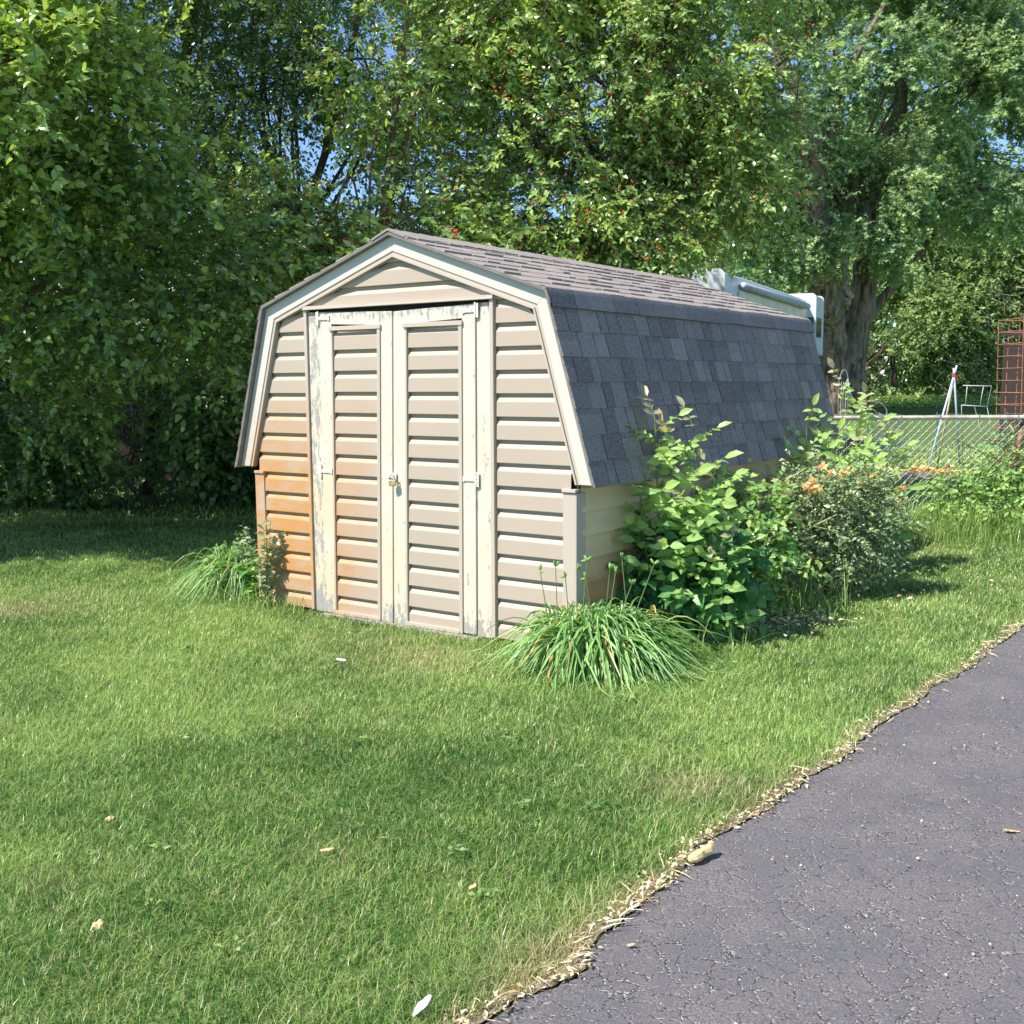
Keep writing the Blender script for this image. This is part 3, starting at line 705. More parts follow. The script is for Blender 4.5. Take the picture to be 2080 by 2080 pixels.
def trunk(root, pts, r0, r1, mat='bark', n=12, extra=()):
    mb = MB(); pts = [tuple(p) for p in pts]; limb(mb, pts, r0, r1, 6, n, .03)
    for e in extra: limb(mb, *e)
    return mb.build('trunk', M[mat], root, True)

# -- left mulberry with large heart shaped leaves
tA = empty('mulberry_tree', (-6.2, 10.4, 0), label='tree with large heart shaped leaves reaching in from the left edge', cat='tree')
for_ = lambda bl, o: [(b[0]-o[0], b[1]-o[1], b[2]-o[2])+tuple(b[3:]) for b in bl]
oA = (-6.2, 10.4, 0)
bA = [(-4.5, 8.7, 3.9, 1.6, 1.35, 1.2, 1.5), (-3.35, 8.6, 3.5, .95, .9, .8, 1.3), (-5.4, 8.9, 2.8, 1.5, 1.3, .9, .9), (-3.7, 9.7, 2.4, 1.3, 1.0, .8, .8), (-2.9, 9.7, 1.75, .75, .6, .6, .6), (-5.0, 10.2, 1.8, 1.4, 1.0, .9, .6), (-5.0, 9.8, 5.4, 2.2, 2.0, 1.3, 1.0), (-2.85, 9.3, 2.7, .7, .7, .5, .8), (-3.9, 11.0, 6.5, 2.3, 1.7, 1.2, .8), (-6.9, 9.6, 3.0, 1.2, 1.6, 2.4, .6), (-8.6, 9.9, 6.0, 2.6, 2.0, 1.4, 1.0), (-6.6, 12.4, 6.6, 2.6, 2.0, 1.3, 1.0), (-9.5, 12.6, 5.2, 2.4, 2.0, 1.4, .8), (-7.2, 8.9, 4.4, 1.6, 1.1, 1.0, .9), (-4.2, 11.6, 3.2, 1.8, 1.0, 1.1, .7), (-5.6, 11.8, 1.4, 1.6, .7, .9, .6)]  # high and far-left masses out of view are added to cast shade
bA = for_(bA, oA)
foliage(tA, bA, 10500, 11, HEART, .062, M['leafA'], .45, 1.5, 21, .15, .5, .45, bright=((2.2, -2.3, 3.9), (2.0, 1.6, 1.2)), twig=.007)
branches(tA, (0, 0, 1.4), bA, 16, .08)
trunk(tA, [(0, 0, -.1), (.1, -.05, .8), (.15, -.1, 1.8), (.5, -.3, 3.2), (.9, -.4, 5)], .22, .07)

# -- dark thin leaved trees in the middle left, sky showing through
bgB = 'fruiting trees in a row behind the shed'
def mktree(loc, label, blobs, n, K, leaf, size, mat, trunk_pts, r0, r1, group=None, nl=16, lr=.05, **kw):
    t = empty('broadleaf_tree', loc, label=label, cat='tree', group=group)
    bl = for_(blobs, loc)
    foliage(t, bl, n, K, leaf, size, mat, **kw)
    branches(t, tuple(np.array(trunk_pts[min(2, len(trunk_pts)-1)])), bl, nl, lr)
    trunk(t, trunk_pts, r0, r1, 'bark2', 9)
    return t
mktree((-2.4, 13.4, 0), 'dark small leaved tree with blue sky gaps, directly above the shed roof peak',
       [(-3.6, 13.2, 4.6, 1.5, 1.3, 1.6), (-1.6, 13.2, 5.6, 1.6, 1.4, 1.4), (-.8, 13.4, 3.6, 1.3, 1.1, 1.2), (-2.6, 12.8, 2.7, 1.7, 1.1, 1.0), (-2.6, 13.3, 4.6, 1.3, 1.0, 1.2, 1.0), (-3.1, 13.6, 6.6, 1.8, 1.5, 1.1), (-.2, 13.6, 7.2, 1.8, 1.5, 1.2)],
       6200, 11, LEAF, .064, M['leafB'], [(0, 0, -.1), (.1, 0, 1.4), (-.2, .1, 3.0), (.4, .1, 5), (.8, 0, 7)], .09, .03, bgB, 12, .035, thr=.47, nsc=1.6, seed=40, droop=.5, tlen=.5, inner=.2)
mktree((-4.8, 14.0, 0), 'dark small leaved tree between the heart leaved tree and the shed',
       [(-4.9, 13.8, 4.2, 1.5, 1.2, 1.5), (-4.2, 13.6, 2.4, 1.5, 1.1, 1.0), (-5.6, 14, 6.0, 1.8, 1.5, 1.0), (-4.0, 14.0, 6.6, 1.4, 1.2, .9)],
       3000, 11, LEAF, .068, M['leafB'], [(0, 0, -.1), (.2, 0, 1.6), (.3, .1, 3.4), (.75, -.2, 5.2), (1.3, -.2, 7.2)], .12, .05, bgB, 8, .04, thr=.48, nsc=1.6, seed=60, droop=.5, tlen=.5, inner=.2)
mktree((1.3, 12.3, 0), 'sunlit bright green tree full of tiny red berries above the right half of the roof',
       [(.5, 11.6, 3.6, 1.3, .9, 1.2, 1.2), (1.15, 11.6, 3.1, .85, .8, .9, 1.2), (1.2, 11.8, 4.7, 1.4, 1.1, 1.2, 1.2), (2.2, 11.7, 4.5, 1.0, .9, .85), (.1, 12, 5.6, 1.3, 1.1, 1.0), (1.8, 12, 6.2, 1.5, 1.2, 1.1), (-.4, 11.5, 2.6, .9, .7, .7), (2.35, 11.7, 3.55, .6, .6, .5), (.35, 11.4, 2.25, 1.2, .6, .5)],
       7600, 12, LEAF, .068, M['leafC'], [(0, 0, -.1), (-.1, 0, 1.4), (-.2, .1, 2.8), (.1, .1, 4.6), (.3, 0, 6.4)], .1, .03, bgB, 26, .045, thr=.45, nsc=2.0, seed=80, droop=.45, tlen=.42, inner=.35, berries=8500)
# a lower limb of berries in the sun by the left roof slope
mktree((-1.5, 11.0, 0), 'slender young tree with sunlit leaves and red berries peeping over the left roof slope',
       [(-1.75, 10.3, 2.35, .6, .45, .5, 1.3), (-1.0, 10.7, 2.9, .7, .5, .4), (-.1, 10.9, 2.65, .7, .5, .35), (-2.2, 10.7, 3.1, .5, .5, .5), (-1.1, 11.2, 4.5, .8, .6, .8, 1.0), (-.1, 11.2, 5.2, .9, .6, .7)],
       1250, 10, LEAF, .085, M['leafC'], [(0, 0, -.1), (.02, -.1, 1.1), (.1, -.1, 2.2), (.3, 0, 3.6), (.5, .1, 5)], .05, .02, bgB, 12, .025, thr=.40, nsc=1.6, seed=90, droop=.4, tlen=.38, inner=.3, berries=1400)

# -- the big maple far right
oD = (9.0, 30.0, .60); tD = empty('maple_tree', oD, label='very large maple with a thick forked trunk standing behind the motorhome', cat='tree')
bD = [(6.6, 29, 7.6, 2.3, 2.0, 1.7), (5.0, 29.6, 10.3, 2.4, 2.2, 2.0), (9.3, 28.6, 6.2, 1.9, 1.6, 1.2, 1.2), (9.2, 28.8, 9.4, 2.3, 2.0, 1.9), (12.0, 29.2, 8.9, 2.2, 2.0, 1.9, 1.2), (7.6, 29.5, 12.4, 2.8, 2.3, 1.6), (11.4, 29.6, 12.4, 2.8, 2.3, 1.7), (14.0, 29.5, 10.6, 2.2, 2, 2.2), (7.1, 28.9, 4.9, 1.8, 1.3, .8), (10.6, 28.7, 4.9, 1.1, 1.1, .7), (12.6, 29.2, 6.3, 1.8, 1.5, 1.0, .8), (4.6, 30, 7.0, 1.6, 1.6, 1.2), (5.2, 29.5, 5.0, 1.4, 1.3, 1.0), (13.8, 29.6, 7.5, 1.6, 1.6, 1.2)]
bD = for_(bD, oD)
foliage(tD, bD, 13500, 12, LOBE, .125, M['leafD'], .46, .9, 100, .45, .55, .5, twig=.012)
mb = MB()
limb(mb, [(-.05, 0, -.2), (-.1, 0, .8), (-.25, -.2, 1.9), (-.75, -1.0, 3.6), (-1.25, -1.9, 5.4), (-1.65, -2.6, 7.0), (-2.6, -2.8, 9.0), (-3.6, -2.8, 11.5)], .64, .13, 6, 14, .03)
limb(mb, [(.25, .1, -.2), (.35, .1, .9), (.5, .1, 2.0), (.7, 0, 3.6), (.75, 0, 5.6), (1.4, -.2, 8.0), (1.5, -.3, 11)], .60, .12, 6, 14, .03)
limb(mb, [(.62, .1, 2.0), (1.1, .1, 2.9), (2.2, .3, 4.2), (3.6, .3, 6.2)], .20, .06, 6, 10, .03)
limb(mb, [(-1.25, -1.9, 5.2), (-1.1, -2.2, 6.6), (-.6, -2.3, 8.4), (.2, -2.3, 10)], .17, .06, 5, 8, .04)
limb(mb, [(-1.6, -2.6, 6.8), (-2.8, -2.6, 7.9), (-4.6, -2.4, 8.9)], .15, .05, 5, 8, .04)
limb(mb, [(-.3, -.45, -.3), (-.25, -.35, .5), (-.2, -.2, 1.6)], .34, .16, 5, 9, .03)
limb(mb, [(.75, -.25, -.3), (.6, -.2, .4), (.5, 0, 1.4)], .30, .2, 5, 9, .03)
mb.build('trunk', M['bark'], tD, True); branches(tD, (0, -.3, 5.5), bD, 22, .09, mat='bark')
mb = MB(); kn = [(-.42+.17*math.cos(a), -.60, 2.28+.2*math.sin(a)) for a in np.linspace(0, 2*PI, 13)]; mb.tube(kn, .07, 8); mb.tube([(-.42, -.45, 2.28), (-.42, -.6, 2.28)], .13, 10); mb.build('bark_knot', M['bark'], tD, True)
mb = MB(); limb(mb, [(.08, -.46, 2.9), (.0, -.42, 3.9), (-.05, -.3, 4.7)], .13, .10, 5, 7, .25); mb.build('pale_bark_strip', plain('pale_bark', (.42, .33, .28), .9, 0, .4, 14, bump=.6), tD, True)

# -- background trees and brush
bgE = 'trees and brush beyond the maple'
spec = [((11.4, 38, .62), 'dark brush between the maple trunk and the tall tangled brush', [(10.9, 37.6, 3.6, 1.6, 1.2, 2.9), (12.6, 38, 6.2, 2.2, 1.3, 2.4), (8.4, 38, 4.6, 2.0, 1.3, 3.0), (14.8, 38.2, 6.2, 2.2, 1.3, 2.6)], 3000, .14, 'leafE', 115),
        ((13.0, 37, .62), 'low green brush heaped beside the maple trunk', [(12.6, 36.6, 2.0, 2.0, 1.2, 1.5), (14.8, 36.6, 3.0, 1.9, 1.2, 1.8)], 1900, .13, 'leafE', 120),
        ((17.5, 38, .62), 'tall tangled brush with pale dead branches behind the pole tripod', [(17.0, 37.5, 3.2, 2.1, 1.2, 2.6), (18.6, 37.5, 5.2, 2.0, 1.2, 2.2), (16, 37.5, 5.6, 1.6, 1.2, 1.6)], 2600, .13, 'leafE', 130),
        ((21.5, 38, .62), 'brush at the right edge behind the rusty wire cage', [(21, 37.5, 2.6, 1.8, 1.2, 2.2), (21.5, 37.5, 6.4, 2.4, 1.2, 2.6)], 2000, .13, 'leafE', 140),
        ((15.5, 50, .62), 'tall pale tree filling the gap right of the maple crown', [(14, 49, 9, 3.5, 2, 4), (20, 49, 8.5, 3.8, 2, 4.5), (18, 49, 14, 4, 2, 3)], 2600, .26, 'leafD', 150),
        ((6.2, 44, .62), 'dark tree behind the motorhome roof', [(5, 43, 4, 3, 2, 3.2), (8.6, 43, 4.5, 2.8, 2, 3.5), (2.6, 43, 5, 2.6, 2, 3)], 2300, .26, 'leafB', 160),
        ((-1.5, 24, .05), 'dark dense tree low behind the middle of the shed roof', [(-2.5, 23.5, 2.2, 2.2, 1.4, 2.0), (.8, 23.5, 2.3, 2.2, 1.4, 2.1), (3.6, 23.5, 2.9, 1.8, 1.4, 2.2)], 2300, .17, 'leafB', 170),
        ((-6.5, 22, .0), 'dark dense tree beyond the wooden fence', [(-5.4, 21.5, 3.6, 1.4, 1.3, 1.9), (-9.8, 21.5, 3.4, 2.2, 1.3, 2.8)], 1800, .17, 'leafB', 180)]
for loc, lab, bl, n, sz, mt, sd_ in spec:
    h = loc[2]
    mktree(loc, lab, bl, n, 11, LEAF, sz, M[mt], [(0, 0, -.2), (.1, 0, .8), (0, 0, 1.8), (.2, 0, 3)], .16 if h < 1 else .3, .05, bgE, 12, .05, thr=.40, nsc=.8, seed=sd_, droop=.5, tlen=.7, inner=.3, twig=.012)
# dead branches tangled in front of the brush
db = empty('dead_branches', (16.2, 36.0, .62), label='tangle of bare grey dead branches hanging down the front of the tall brush', cat='branches')
mb = MB()
for i in range(60):
    s = np.array([rng.uniform(-2.4, 2.0), rng.uniform(-.5, .3), rng.uniform(.8, 4.2)]); d = np.array([rng.normal(.8, .6), 0, rng.normal(-.9, .5)])
    limb(mb, [s, s+d*.5+rng.normal(0, .12, 3), s+d+rng.normal(0, .25, 3)], .035*rng.uniform(.4, 1), .008, 4, 5)
mb.build('bare_branches', M['dead'], db, True)
ob = empty('outbuilding', (10.42, 21.4, 0), label='small dark brown wooden outbuilding behind the rusty wire cage at the right edge', cat='outbuilding')
mb = MB()
for i in range(15): mb.box(i*.14, i*.14+.134, 0, .02, .0, 2.22)
for i in range(11): mb.box(-.02, 0, .02+i*.14, .02+i*.14+.134, .0, 2.22)
mb.build('wall', M['tarp'], ob)
mb = MB(); mb.hexa([(-.05, -.12, 2.22), (2.3, -.12, 2.22), (2.3, 1.7, 2.42), (-.05, 1.7, 2.42), (-.05, -.12, 2.28), (2.3, -.12, 2.28), (2.3, 1.7, 2.48), (-.05, 1.7, 2.48)]); mb.build('roof', M['tarp'], ob)
mb = MB(); mb.box(.9, 1.7, -.03, -.002, .05, 1.95); mb.build('door', M['darkwood'], ob)
def farwood():
    n = 15000; x = rng.uniform(-45, 75, n); P = np.c_[x, rng.uniform(60, 66, n), .6+rng.random(n)*(5.5+4*fbm(np.c_[x, x*0], .12, 5))]
    P2 = np.c_[rng.uniform(9, 18, 2600), rng.uniform(40.5, 42, 2600), .6+rng.random(2600)*4.2]; P = np.r_[P, P2]; n = len(P)
    o = imesh('far_wood', [inst(*LEAF, P, rng.normal(size=(n, 3)), np.array([-.3, -.6, .6])+rng.normal(size=(n, 3))*.5, np.r_[np.full(15000, .75), np.full(2600, .3)]*(.6+.7*rng.random(n)), rng.random(n)*.7, rng.random(n)*.9)], M['leafB'])
    tag(o, 'distant wood closing the view behind the gardens', 'wood', kind='stuff')
farwood()

# ground plants under the brush
def tufts():
    n = 9000; P = np.c_[rng.uniform(9, 24, n), rng.uniform(32.6, 36, n)]; z = gz(P[:, 0], P[:, 1])+rng.random(n)*.35*np.clip((P[:, 1]-32.5)/2, .2, 1)
    B = np.c_[P, z]; imesh_ = imesh('ground_cover', [inst(*LEAF, B, rng.normal(size=(n, 3))*np.array([1, 1, .4]), np.array([0, 0, 1])+rng.normal(size=(n, 3))*.5, .10+.08*rng.random(n), .4+.6*rng.random(n), rng.random(n)*.9)], M['leafE'])
    tag(imesh_, 'leafy ground cover along the foot of the far brush', 'ground cover', kind='stuff')
tufts()
# under-tree dark growth at left fence line
for (x, y, lab, sd_) in [(-4.6, 13.0, 'dark low bush under the heart leaved tree, between trunk and shed', 201), (-1.6, 12.6, 'dark low bush just left of the shed wall', 202), (-6.7, 12.6, 'dark low bush half hidden at the left picture edge under the trees', 203), (-3.3, 13.9, 'dark low bush close against the left chain link fence', 204)]:
    t = empty('low_bush', (x, y, 0), label=lab, cat='bush', group='dark bushes under the trees')
    foliage(t, [(0, 0, .65, 1.1, .6, .7), (1.0, .2, .9, .8, .6, .8)], 650, 9, HEART, .07, M['leafB'], .38, 1.2, sd_, .5, .4, .3)
    mb = MB()
    for i in range(9): limb(mb, [(rng.normal(0, .15), rng.normal(0, .1), 0), (rng.normal(0, .3), 0, .4), (rng.normal(.3, .6), rng.normal(0, .3), .9)], .015, .004, 3, 5)
    mb.build('stems', M['bark2'], t)

# ------------------------------------------------------------ plants by the shed
def lily_clump(loc, nbl, R, Hh, label, seed, stalks=0, name='daylily_clump', bias=(0, 0), wid=.012, mat='lily'):
    t = empty(name, loc, label=label, cat='plant'); r = np.random.default_rng(seed)
    az = r.uniform(0, 2*PI, nbl); th = np.radians(r.uniform(45, 87, nbl)); L = R*(.75+.85*r.random(nbl))
    b0 = np.c_[r.normal(0, R*.17, nbl), r.normal(0, R*.13, nbl), np.zeros(nbl)]
    D = np.c_[np.cos(az)+bias[0], np.sin(az)+bias[1], np.zeros(nbl)]; g = .5+.42*r.random(nbl)+.25*(np.sin(th))
    K = 9; S = np.c_[-np.sin(az), np.cos(az), np.zeros(nbl)]; w = wid*(.65+.7*r.random(nbl)); tw = r.normal(0, .25, nbl)
    rows = []
    for i in range(K):
        s = i/(K-1); p = b0+D*(L*s*np.cos(th)*(1+.35*s))[:, None]; z = Hh*1.9*(s*np.sin(th)-g*s*s*1.0)
        p[:, 2] += np.maximum(z, .012+.01*r.random(nbl)); ww = w*(1-.9*max(0, (s-.35)/.65)**1.4)*(.7+.3*min(1, s*4))
        sv = nrm(S+np.c_[np.zeros((nbl, 2)), tw*s]); fold = np.array([0, 0, 1.0])*(ww*.35)[:, None]
        rows += [p-sv*ww[:, None]*.5+fold, p, p+sv*ww[:, None]*.5+fold]
    V = np.stack(rows, 1).reshape(-1, 3); f = []
    for i in range(K-1):
        a = i*3; f += [a, a+1, a+4, a+3, a+1, a+2, a+5, a+4]
    Lp = (np.array(f)[None]+np.arange(nbl)[:, None]*K*3).ravel(); sz = np.tile([4]*(2*(K-1)), nbl)
    t1 = np.repeat(np.clip(r.normal(.5, .28, nbl), 0, 1), K*3); t2 = np.repeat(np.where(r.random(nbl) < .03, 1, r.random(nbl)*.9), K*3)
    link('blades', npmesh('blades', V, Lp, sz, {'t1': t1, 't2': t2}), M[mat], t)
    for i in range(stalks):
        x, y = r.normal(-.08, R*.22), r.normal(0, R*.15); h = Hh*r.uniform(.85, 1.12); mb = MB(); e = (x*1.5+r.normal(0, .03), y*1.4, h)
        mb.tube([(x, y, 0), (x*1.2, y*1.2, h*.55), e], [.0035, .003, .0022], 5)
        o = mb.build('flower_stalk', M['stem'], t)
        mb = MB()
        for k_ in range(3):
            d = nrm(r.normal(size=3)+np.array([0, 0, 1.5])); a = np.array(e); mb.tube([a, a+d*.010, a+d*.026, a+d*.036], [.003, .007, .006, .001], 6)
        mb.build('buds', M['leafF'], o, True)
    return t
lily_clump((.42, 5.47, 0), 1600, .50, .50, 'arching clump of long green strap leaves at the right front corner of the shed', 5, 11, bias=(.10, -.10), wid=.015)
lily_clump((-1.90, 7.38, 0), 480, .42, .58, 'loose clump of long narrow leaves left of the shed, some blown to the left', 6, 0, bias=(-.25, -.05), wid=.011)
# stray long blades at its left
def weed_plant(loc, h, n, name, label, cat, mat, leafsz, spread, seed, template=LEAF, stemr=.004, up=1.0):
    t = empty(name, loc, label=label, cat=cat); r = np.random.default_rng(seed); mb = MB(); P = []; X = []
    for i in range(n):
        a = r.uniform(0, 2*PI); e = np.array([math.cos(a)*spread*r.uniform(.2, 1), math.sin(a)*spread*.5*r.uniform(.2, 1), h*r.uniform(.55, 1)])
        b = e*np.array([.2, .2, 0])+r.normal(0, .01, 3)*np.array([1, 1, 0]); m = (b+e)/2+np.array([0, 0, .05*h])
        mb.tube([b, m, e], [stemr, stemr*.8, stemr*.4], 5)
        for s in np.linspace(.12, 1, int(10+h*34)):
            q = (1-s)**2*b+2*s*(1-s)*m+s*s*e; P.append(q); aa = r.uniform(0, 2*PI); X.append((math.cos(aa), math.sin(aa), r.normal(.15, .35)))
    P = np.array(P); X = np.array(X); k_ = len(P)
    mb.build('stems', M['stem'], t)
    imesh('leaves', [inst(*template, P, X, np.array([0, 0, 1.0])*up+r.normal(size=(k_, 3))*.4, leafsz*(.5+.8*r.random(k_)), r.random(k_), r.random(k_)*.93)], M[mat], t)
    return t
weed_plant(s2w(.13, -.10), .62, 9, 'tall_weed', 'spindly grey green weed growing against the stained left corner of the shed', 'weed', 'weed', .052, .15, 31)
weed_plant((-1.80, 7.28, 0), .50, 9, 'leafy_weed', 'leafy light green weed growing up through the clump left of the shed', 'weed', 'weed', .055, .18, 32)
weed_plant((-1.72, 7.12, 0), .30, 5, 'broadleaf_weed', 'low bright green broad leaved weed between the left clump and the shed corner', 'weed', 'leafF', .10, .12, 33)

def pinnate(loc, stems, label, seed, leaflet=.062, name='ash_sapling', mat='leafF', nleaf=14, tipred=True, npair=3):
    """upright shoots carrying pinnate leaves; stems = [(dx,dy,h)]"""
    t = empty(name, loc, label=label, cat='shrub'); r = np.random.default_rng(seed); mb = MB(); P = []; X = []; Z = []; S = []; A = []; B = []
    for (ex, ey, h) in stems:
        b = np.array([ex*.25, ey*.25, 0]); e = np.array([ex, ey, h]); m = (b+e)/2+np.array([ex*.15, ey*.15, .02])
        mb.tube([b, (b+m)/2, m, (m+e)/2, e], [.008, .007, .006, .0045, .003], 6)
        for i, s in enumerate(np.linspace(.22, 1, nleaf)):
            q = (1-s)**2*b+2*s*(1-s)*m+s*s*e; az = i*2.4+r.normal(0, .3); el = .35+.5*s if s < .95 else 1.2
            D = np.array([math.cos(az)*math.cos(el), math.sin(az)*math.cos(el), math.sin(el)]); rl = (.20 if s < .8 else .13)*r.uniform(.8, 1.15)*leaflet/.062
            side = nrm(np.cross(D, [0, 0, 1.0])); tip = q+D*rl+np.array([0, 0, -.25*rl]); mb.tube([q, (q+tip)/2+np.array([0, 0, .04*rl]), tip], [.0024, .0018, .001], 4)
            nrmz = nrm(np.cross(side, D)); sc = leaflet*(1.0 if s < .8 else .75)
            for j in range(npair):
                w = (j+.8)/(npair+.3); bp = q*(1-w)+tip*w
                for sg in (-1, 1):
                    P.append(bp); X.append(side*sg+D*.55+r.normal(0, .18, 3)-np.array([0, 0, .35])); Z.append(np.array([-.35, -.75, .55])+r.normal(0, .38, 3)); S.append(sc*r.uniform(.8, 1.25)); A.append(.15+.75*s+r.normal(0, .12)); B.append(r.random()*.9 if s < .96 or not tipred else 1)
            P.append(tip); X.append(D-np.array([0, 0, .4])); Z.append(np.array([-.35, -.75, .5])+r.normal(0, .35, 3)); S.append(sc*1.3); A.append(.2+.75*s); B.append(.5 if s < .96 or not tipred else 1)
    mb.build('stems', M['stem'], t)
    LL = ([(0, 0, 0), (.5, 0, -.03), (1, 0, -.14), (.25, .2, .03), (.62, .22, .01), (.25, -.2, .03), (.62, -.22, .01)], [0, 1, 3, 1, 4, 3, 1, 2, 4, 0, 5, 1, 1, 5, 6, 1, 6, 2], [3]*6)
    imesh('foliage', [inst(*LL, np.array(P), np.array(X), np.array(Z), np.array(S), np.clip(np.array(A), 0, 1), np.array(B))], M[mat], t)
    return t
pinnate((.93, 6.06, 0), [(-.13, -.05, 1.24), (-.04, -.09, 1.10), (.10, -.02, 1.17), (-.23, -.08, .98), (.20, -.1, .90), (.02, -.16, .76)], 'tall sapling with bright yellow green compound leaves against the right side of the shed', 51, .090, nleaf=15)
pinnate((1.02, 5.86, 0), [(-.22, -.02, .52), (.10, -.06, .45), (.20, .03, .58)], 'low side shoots with light compound leaves in front of the tall sapling', 52, .075, name='low_sapling', nleaf=7)
pinnate((2.56, 8.15, 0), [(-.06, 0, 1.38), (.16, .05, 1.22), (-.2, .03, 1.05), (.32, 0, 1.0), (.05, -.1, .9)], 'second tall sapling with compound leaves at the far corner of the shed', 53, .10, nleaf=13)
pinnate((2.25, 7.85, 0), [(-.1, 0, 1.12), (.08, -.03, .95), (.26, -.05, .85)], 'shrub with long drooping narrow leaves just before the far corner of the shed', 54, .11, name='narrow_leaved_shrub', nleaf=11, tipred=False, npair=2)
# broad leaved dark shrub in the shade
t = empty('lilac_shrub', (.98, 6.05, 0), label='dark green broad leaved shrub in the shade low against the right wall of the shed', cat='shrub')
foliage(t, [(-.24, .02, .36, .24, .16, .24), (.02, .0, .34, .3, .18, .26), (.20, .06, .38, .22, .16, .26)], 200, 7, HEART, .072, M['leafG'], .30, 3, 210, .5, .2, .3, twig=.004)
mb = MB()
for i in range(26): limb(mb, [(rng.normal(0, .16), rng.normal(0, .06), 0), (rng.normal(.05, .22), rng.normal(0, .08), .25), (rng.normal(.1, .3), rng.normal(0, .1), .6)], .006, .003, 3, 5)
mb.build('stems', M['bark2'], t)
# shrub between lilac and rose
t = empty('leafy_shrub', (1.42, 6.7, 0), label='light green leafy shrub between the tall sapling and the grey leaved rose bush', cat='shrub')
foliage(t, [(-.12, 0, .55, .30, .25, .24), (.1, .1, .66, .25, .22, .16), (.0, -.15, .35, .35, .2, .25)], 300, 8, LEAF, .06, M['leafF'], .30, 3, 214, .4, .2, .2, twig=.003)
mb = MB()
for i in range(16): limb(mb, [(rng.normal(0, .1), rng.normal(0, .06), 0), (rng.normal(.0, .15), rng.normal(0, .08), .3), (rng.normal(0, .2), rng.normal(0, .1), .75)], .006, .003, 3, 5)
mb.build('stems', M['bark2'], t)
# grey leaved rose bush with wilted blooms
oR = (2.02, 7.25, 0); t = empty('rose_bush', oR, label='wide grey green rose bush with wilted orange blooms beside the far half of the shed', cat='bush')
foliage(t, [(-.32, -.08, .45, .32, .25, .30), (0, -.1, .52, .36, .3, .32), (.34, 0, .48, .34, .28, .32), (.1, .05, .70, .42, .3, .2), (-.1, -.2, .28, .5, .25, .22)], 1150, 9, LEAF, .034, M['leafR'], .30, 3, 220, .35, .17, .15, twig=.003)
mb = MB()
for i in range(44): limb(mb, [(rng.normal(0, .16), rng.normal(0, .08), 0), (rng.normal(.0, .26), rng.normal(0, .1), .35), (rng.normal(0, .38), rng.normal(-.05, .15), rng.uniform(.5, .9))], .0055, .0025, 3, 5)
mb.build('canes', M['bark2'], t)
cane_m = plain('yellow_green_cane', (.42, .44, .16), .55)
for (a, b) in [((1490, 1105), (1620, 1050)), ((1700, 1010), (1835, 960)), ((1470, 1080), (1560, 1040)), ((1575, 1120), (1700, 1045)), ((1560, 1010), (1640, 950)), ((1600, 1075), (1680, 1075))]:
    p, q = np.array(pd(a[0], a[1], 6.9 if a[0] < 1690 else 7.2)), np.array(pd(b[0], b[1], 6.85 if a[0] < 1690 else 7.15)); o_ = np.array(oR)
    mb = MB(); mb.tube([p-o_, (p+q)/2+np.array([0, -.03, .03])-o_, q-o_], [.006, .0055, .003], 5); mb.build('cane', cane_m, t)
blooms = [(1435, 968), (1590, 985), (1640, 990), (1652, 1000), (1688, 960), (1710, 962), (1725, 955), (1760, 975), (1745, 985), (1832, 992), (1620, 1052), (1705, 1050), (1580, 978), (1648, 978), (1662, 992), (1770, 968), (1818, 1018), (1520, 990), (1600, 1000), (1672, 948), (1500, 1008), (1718, 1005)]
for i, (u, v) in enumerate(blooms):
    c = np.array(pd(u, v, 6.84+.1*rng.random()+(u > 1690)*.25))-np.array(oR); m_ = 14; az = rng.uniform(0, 2*PI, m_); X = np.c_[np.cos(az), np.sin(az), rng.normal(.1, .45, m_)]
    o = imesh('bloom', [inst(*LEAF, np.tile(c, (m_, 1))+rng.normal(0, .008, (m_, 3)), X, np.array([0, 0, 1.0])+rng.normal(size=(m_, 3))*.5, .034+.014*rng.random(m_), rng.random(m_), rng.random(m_))], M['petal'], t)
# vine heap on the fence
t = empty('vine_thicket', (4.95, 10.1, 0), label='leafy green vine thicket growing over and through the chain link fence at the right', cat='bush')
foliage(t, [(-.25, .1, .32, .45, .4, .30), (.25, .0, .50, .40, .35, .34), (-.6, .1, .25, .4, .35, .3), (.7, 0, .8, .5, .4, .35), (.9, .1, .35, .6, .4, .4), (.05, .35, .7, .4, .3, .25)], 1500, 9, LEAF, .052, M['leafF'], .30, 2, 230, .4, .25, .2, twig=.004)
mb = MB()
for i in range(30): limb(mb, [(rng.normal(.1, .4), rng.normal(0, .1), 0), (rng.normal(.1, .5), rng.normal(0, .1), .4), (rng.normal(.2, .5), rng.normal(0, .2), .9)], .007, .003, 3, 5)
mb.build('stems', M['bark2'], t)

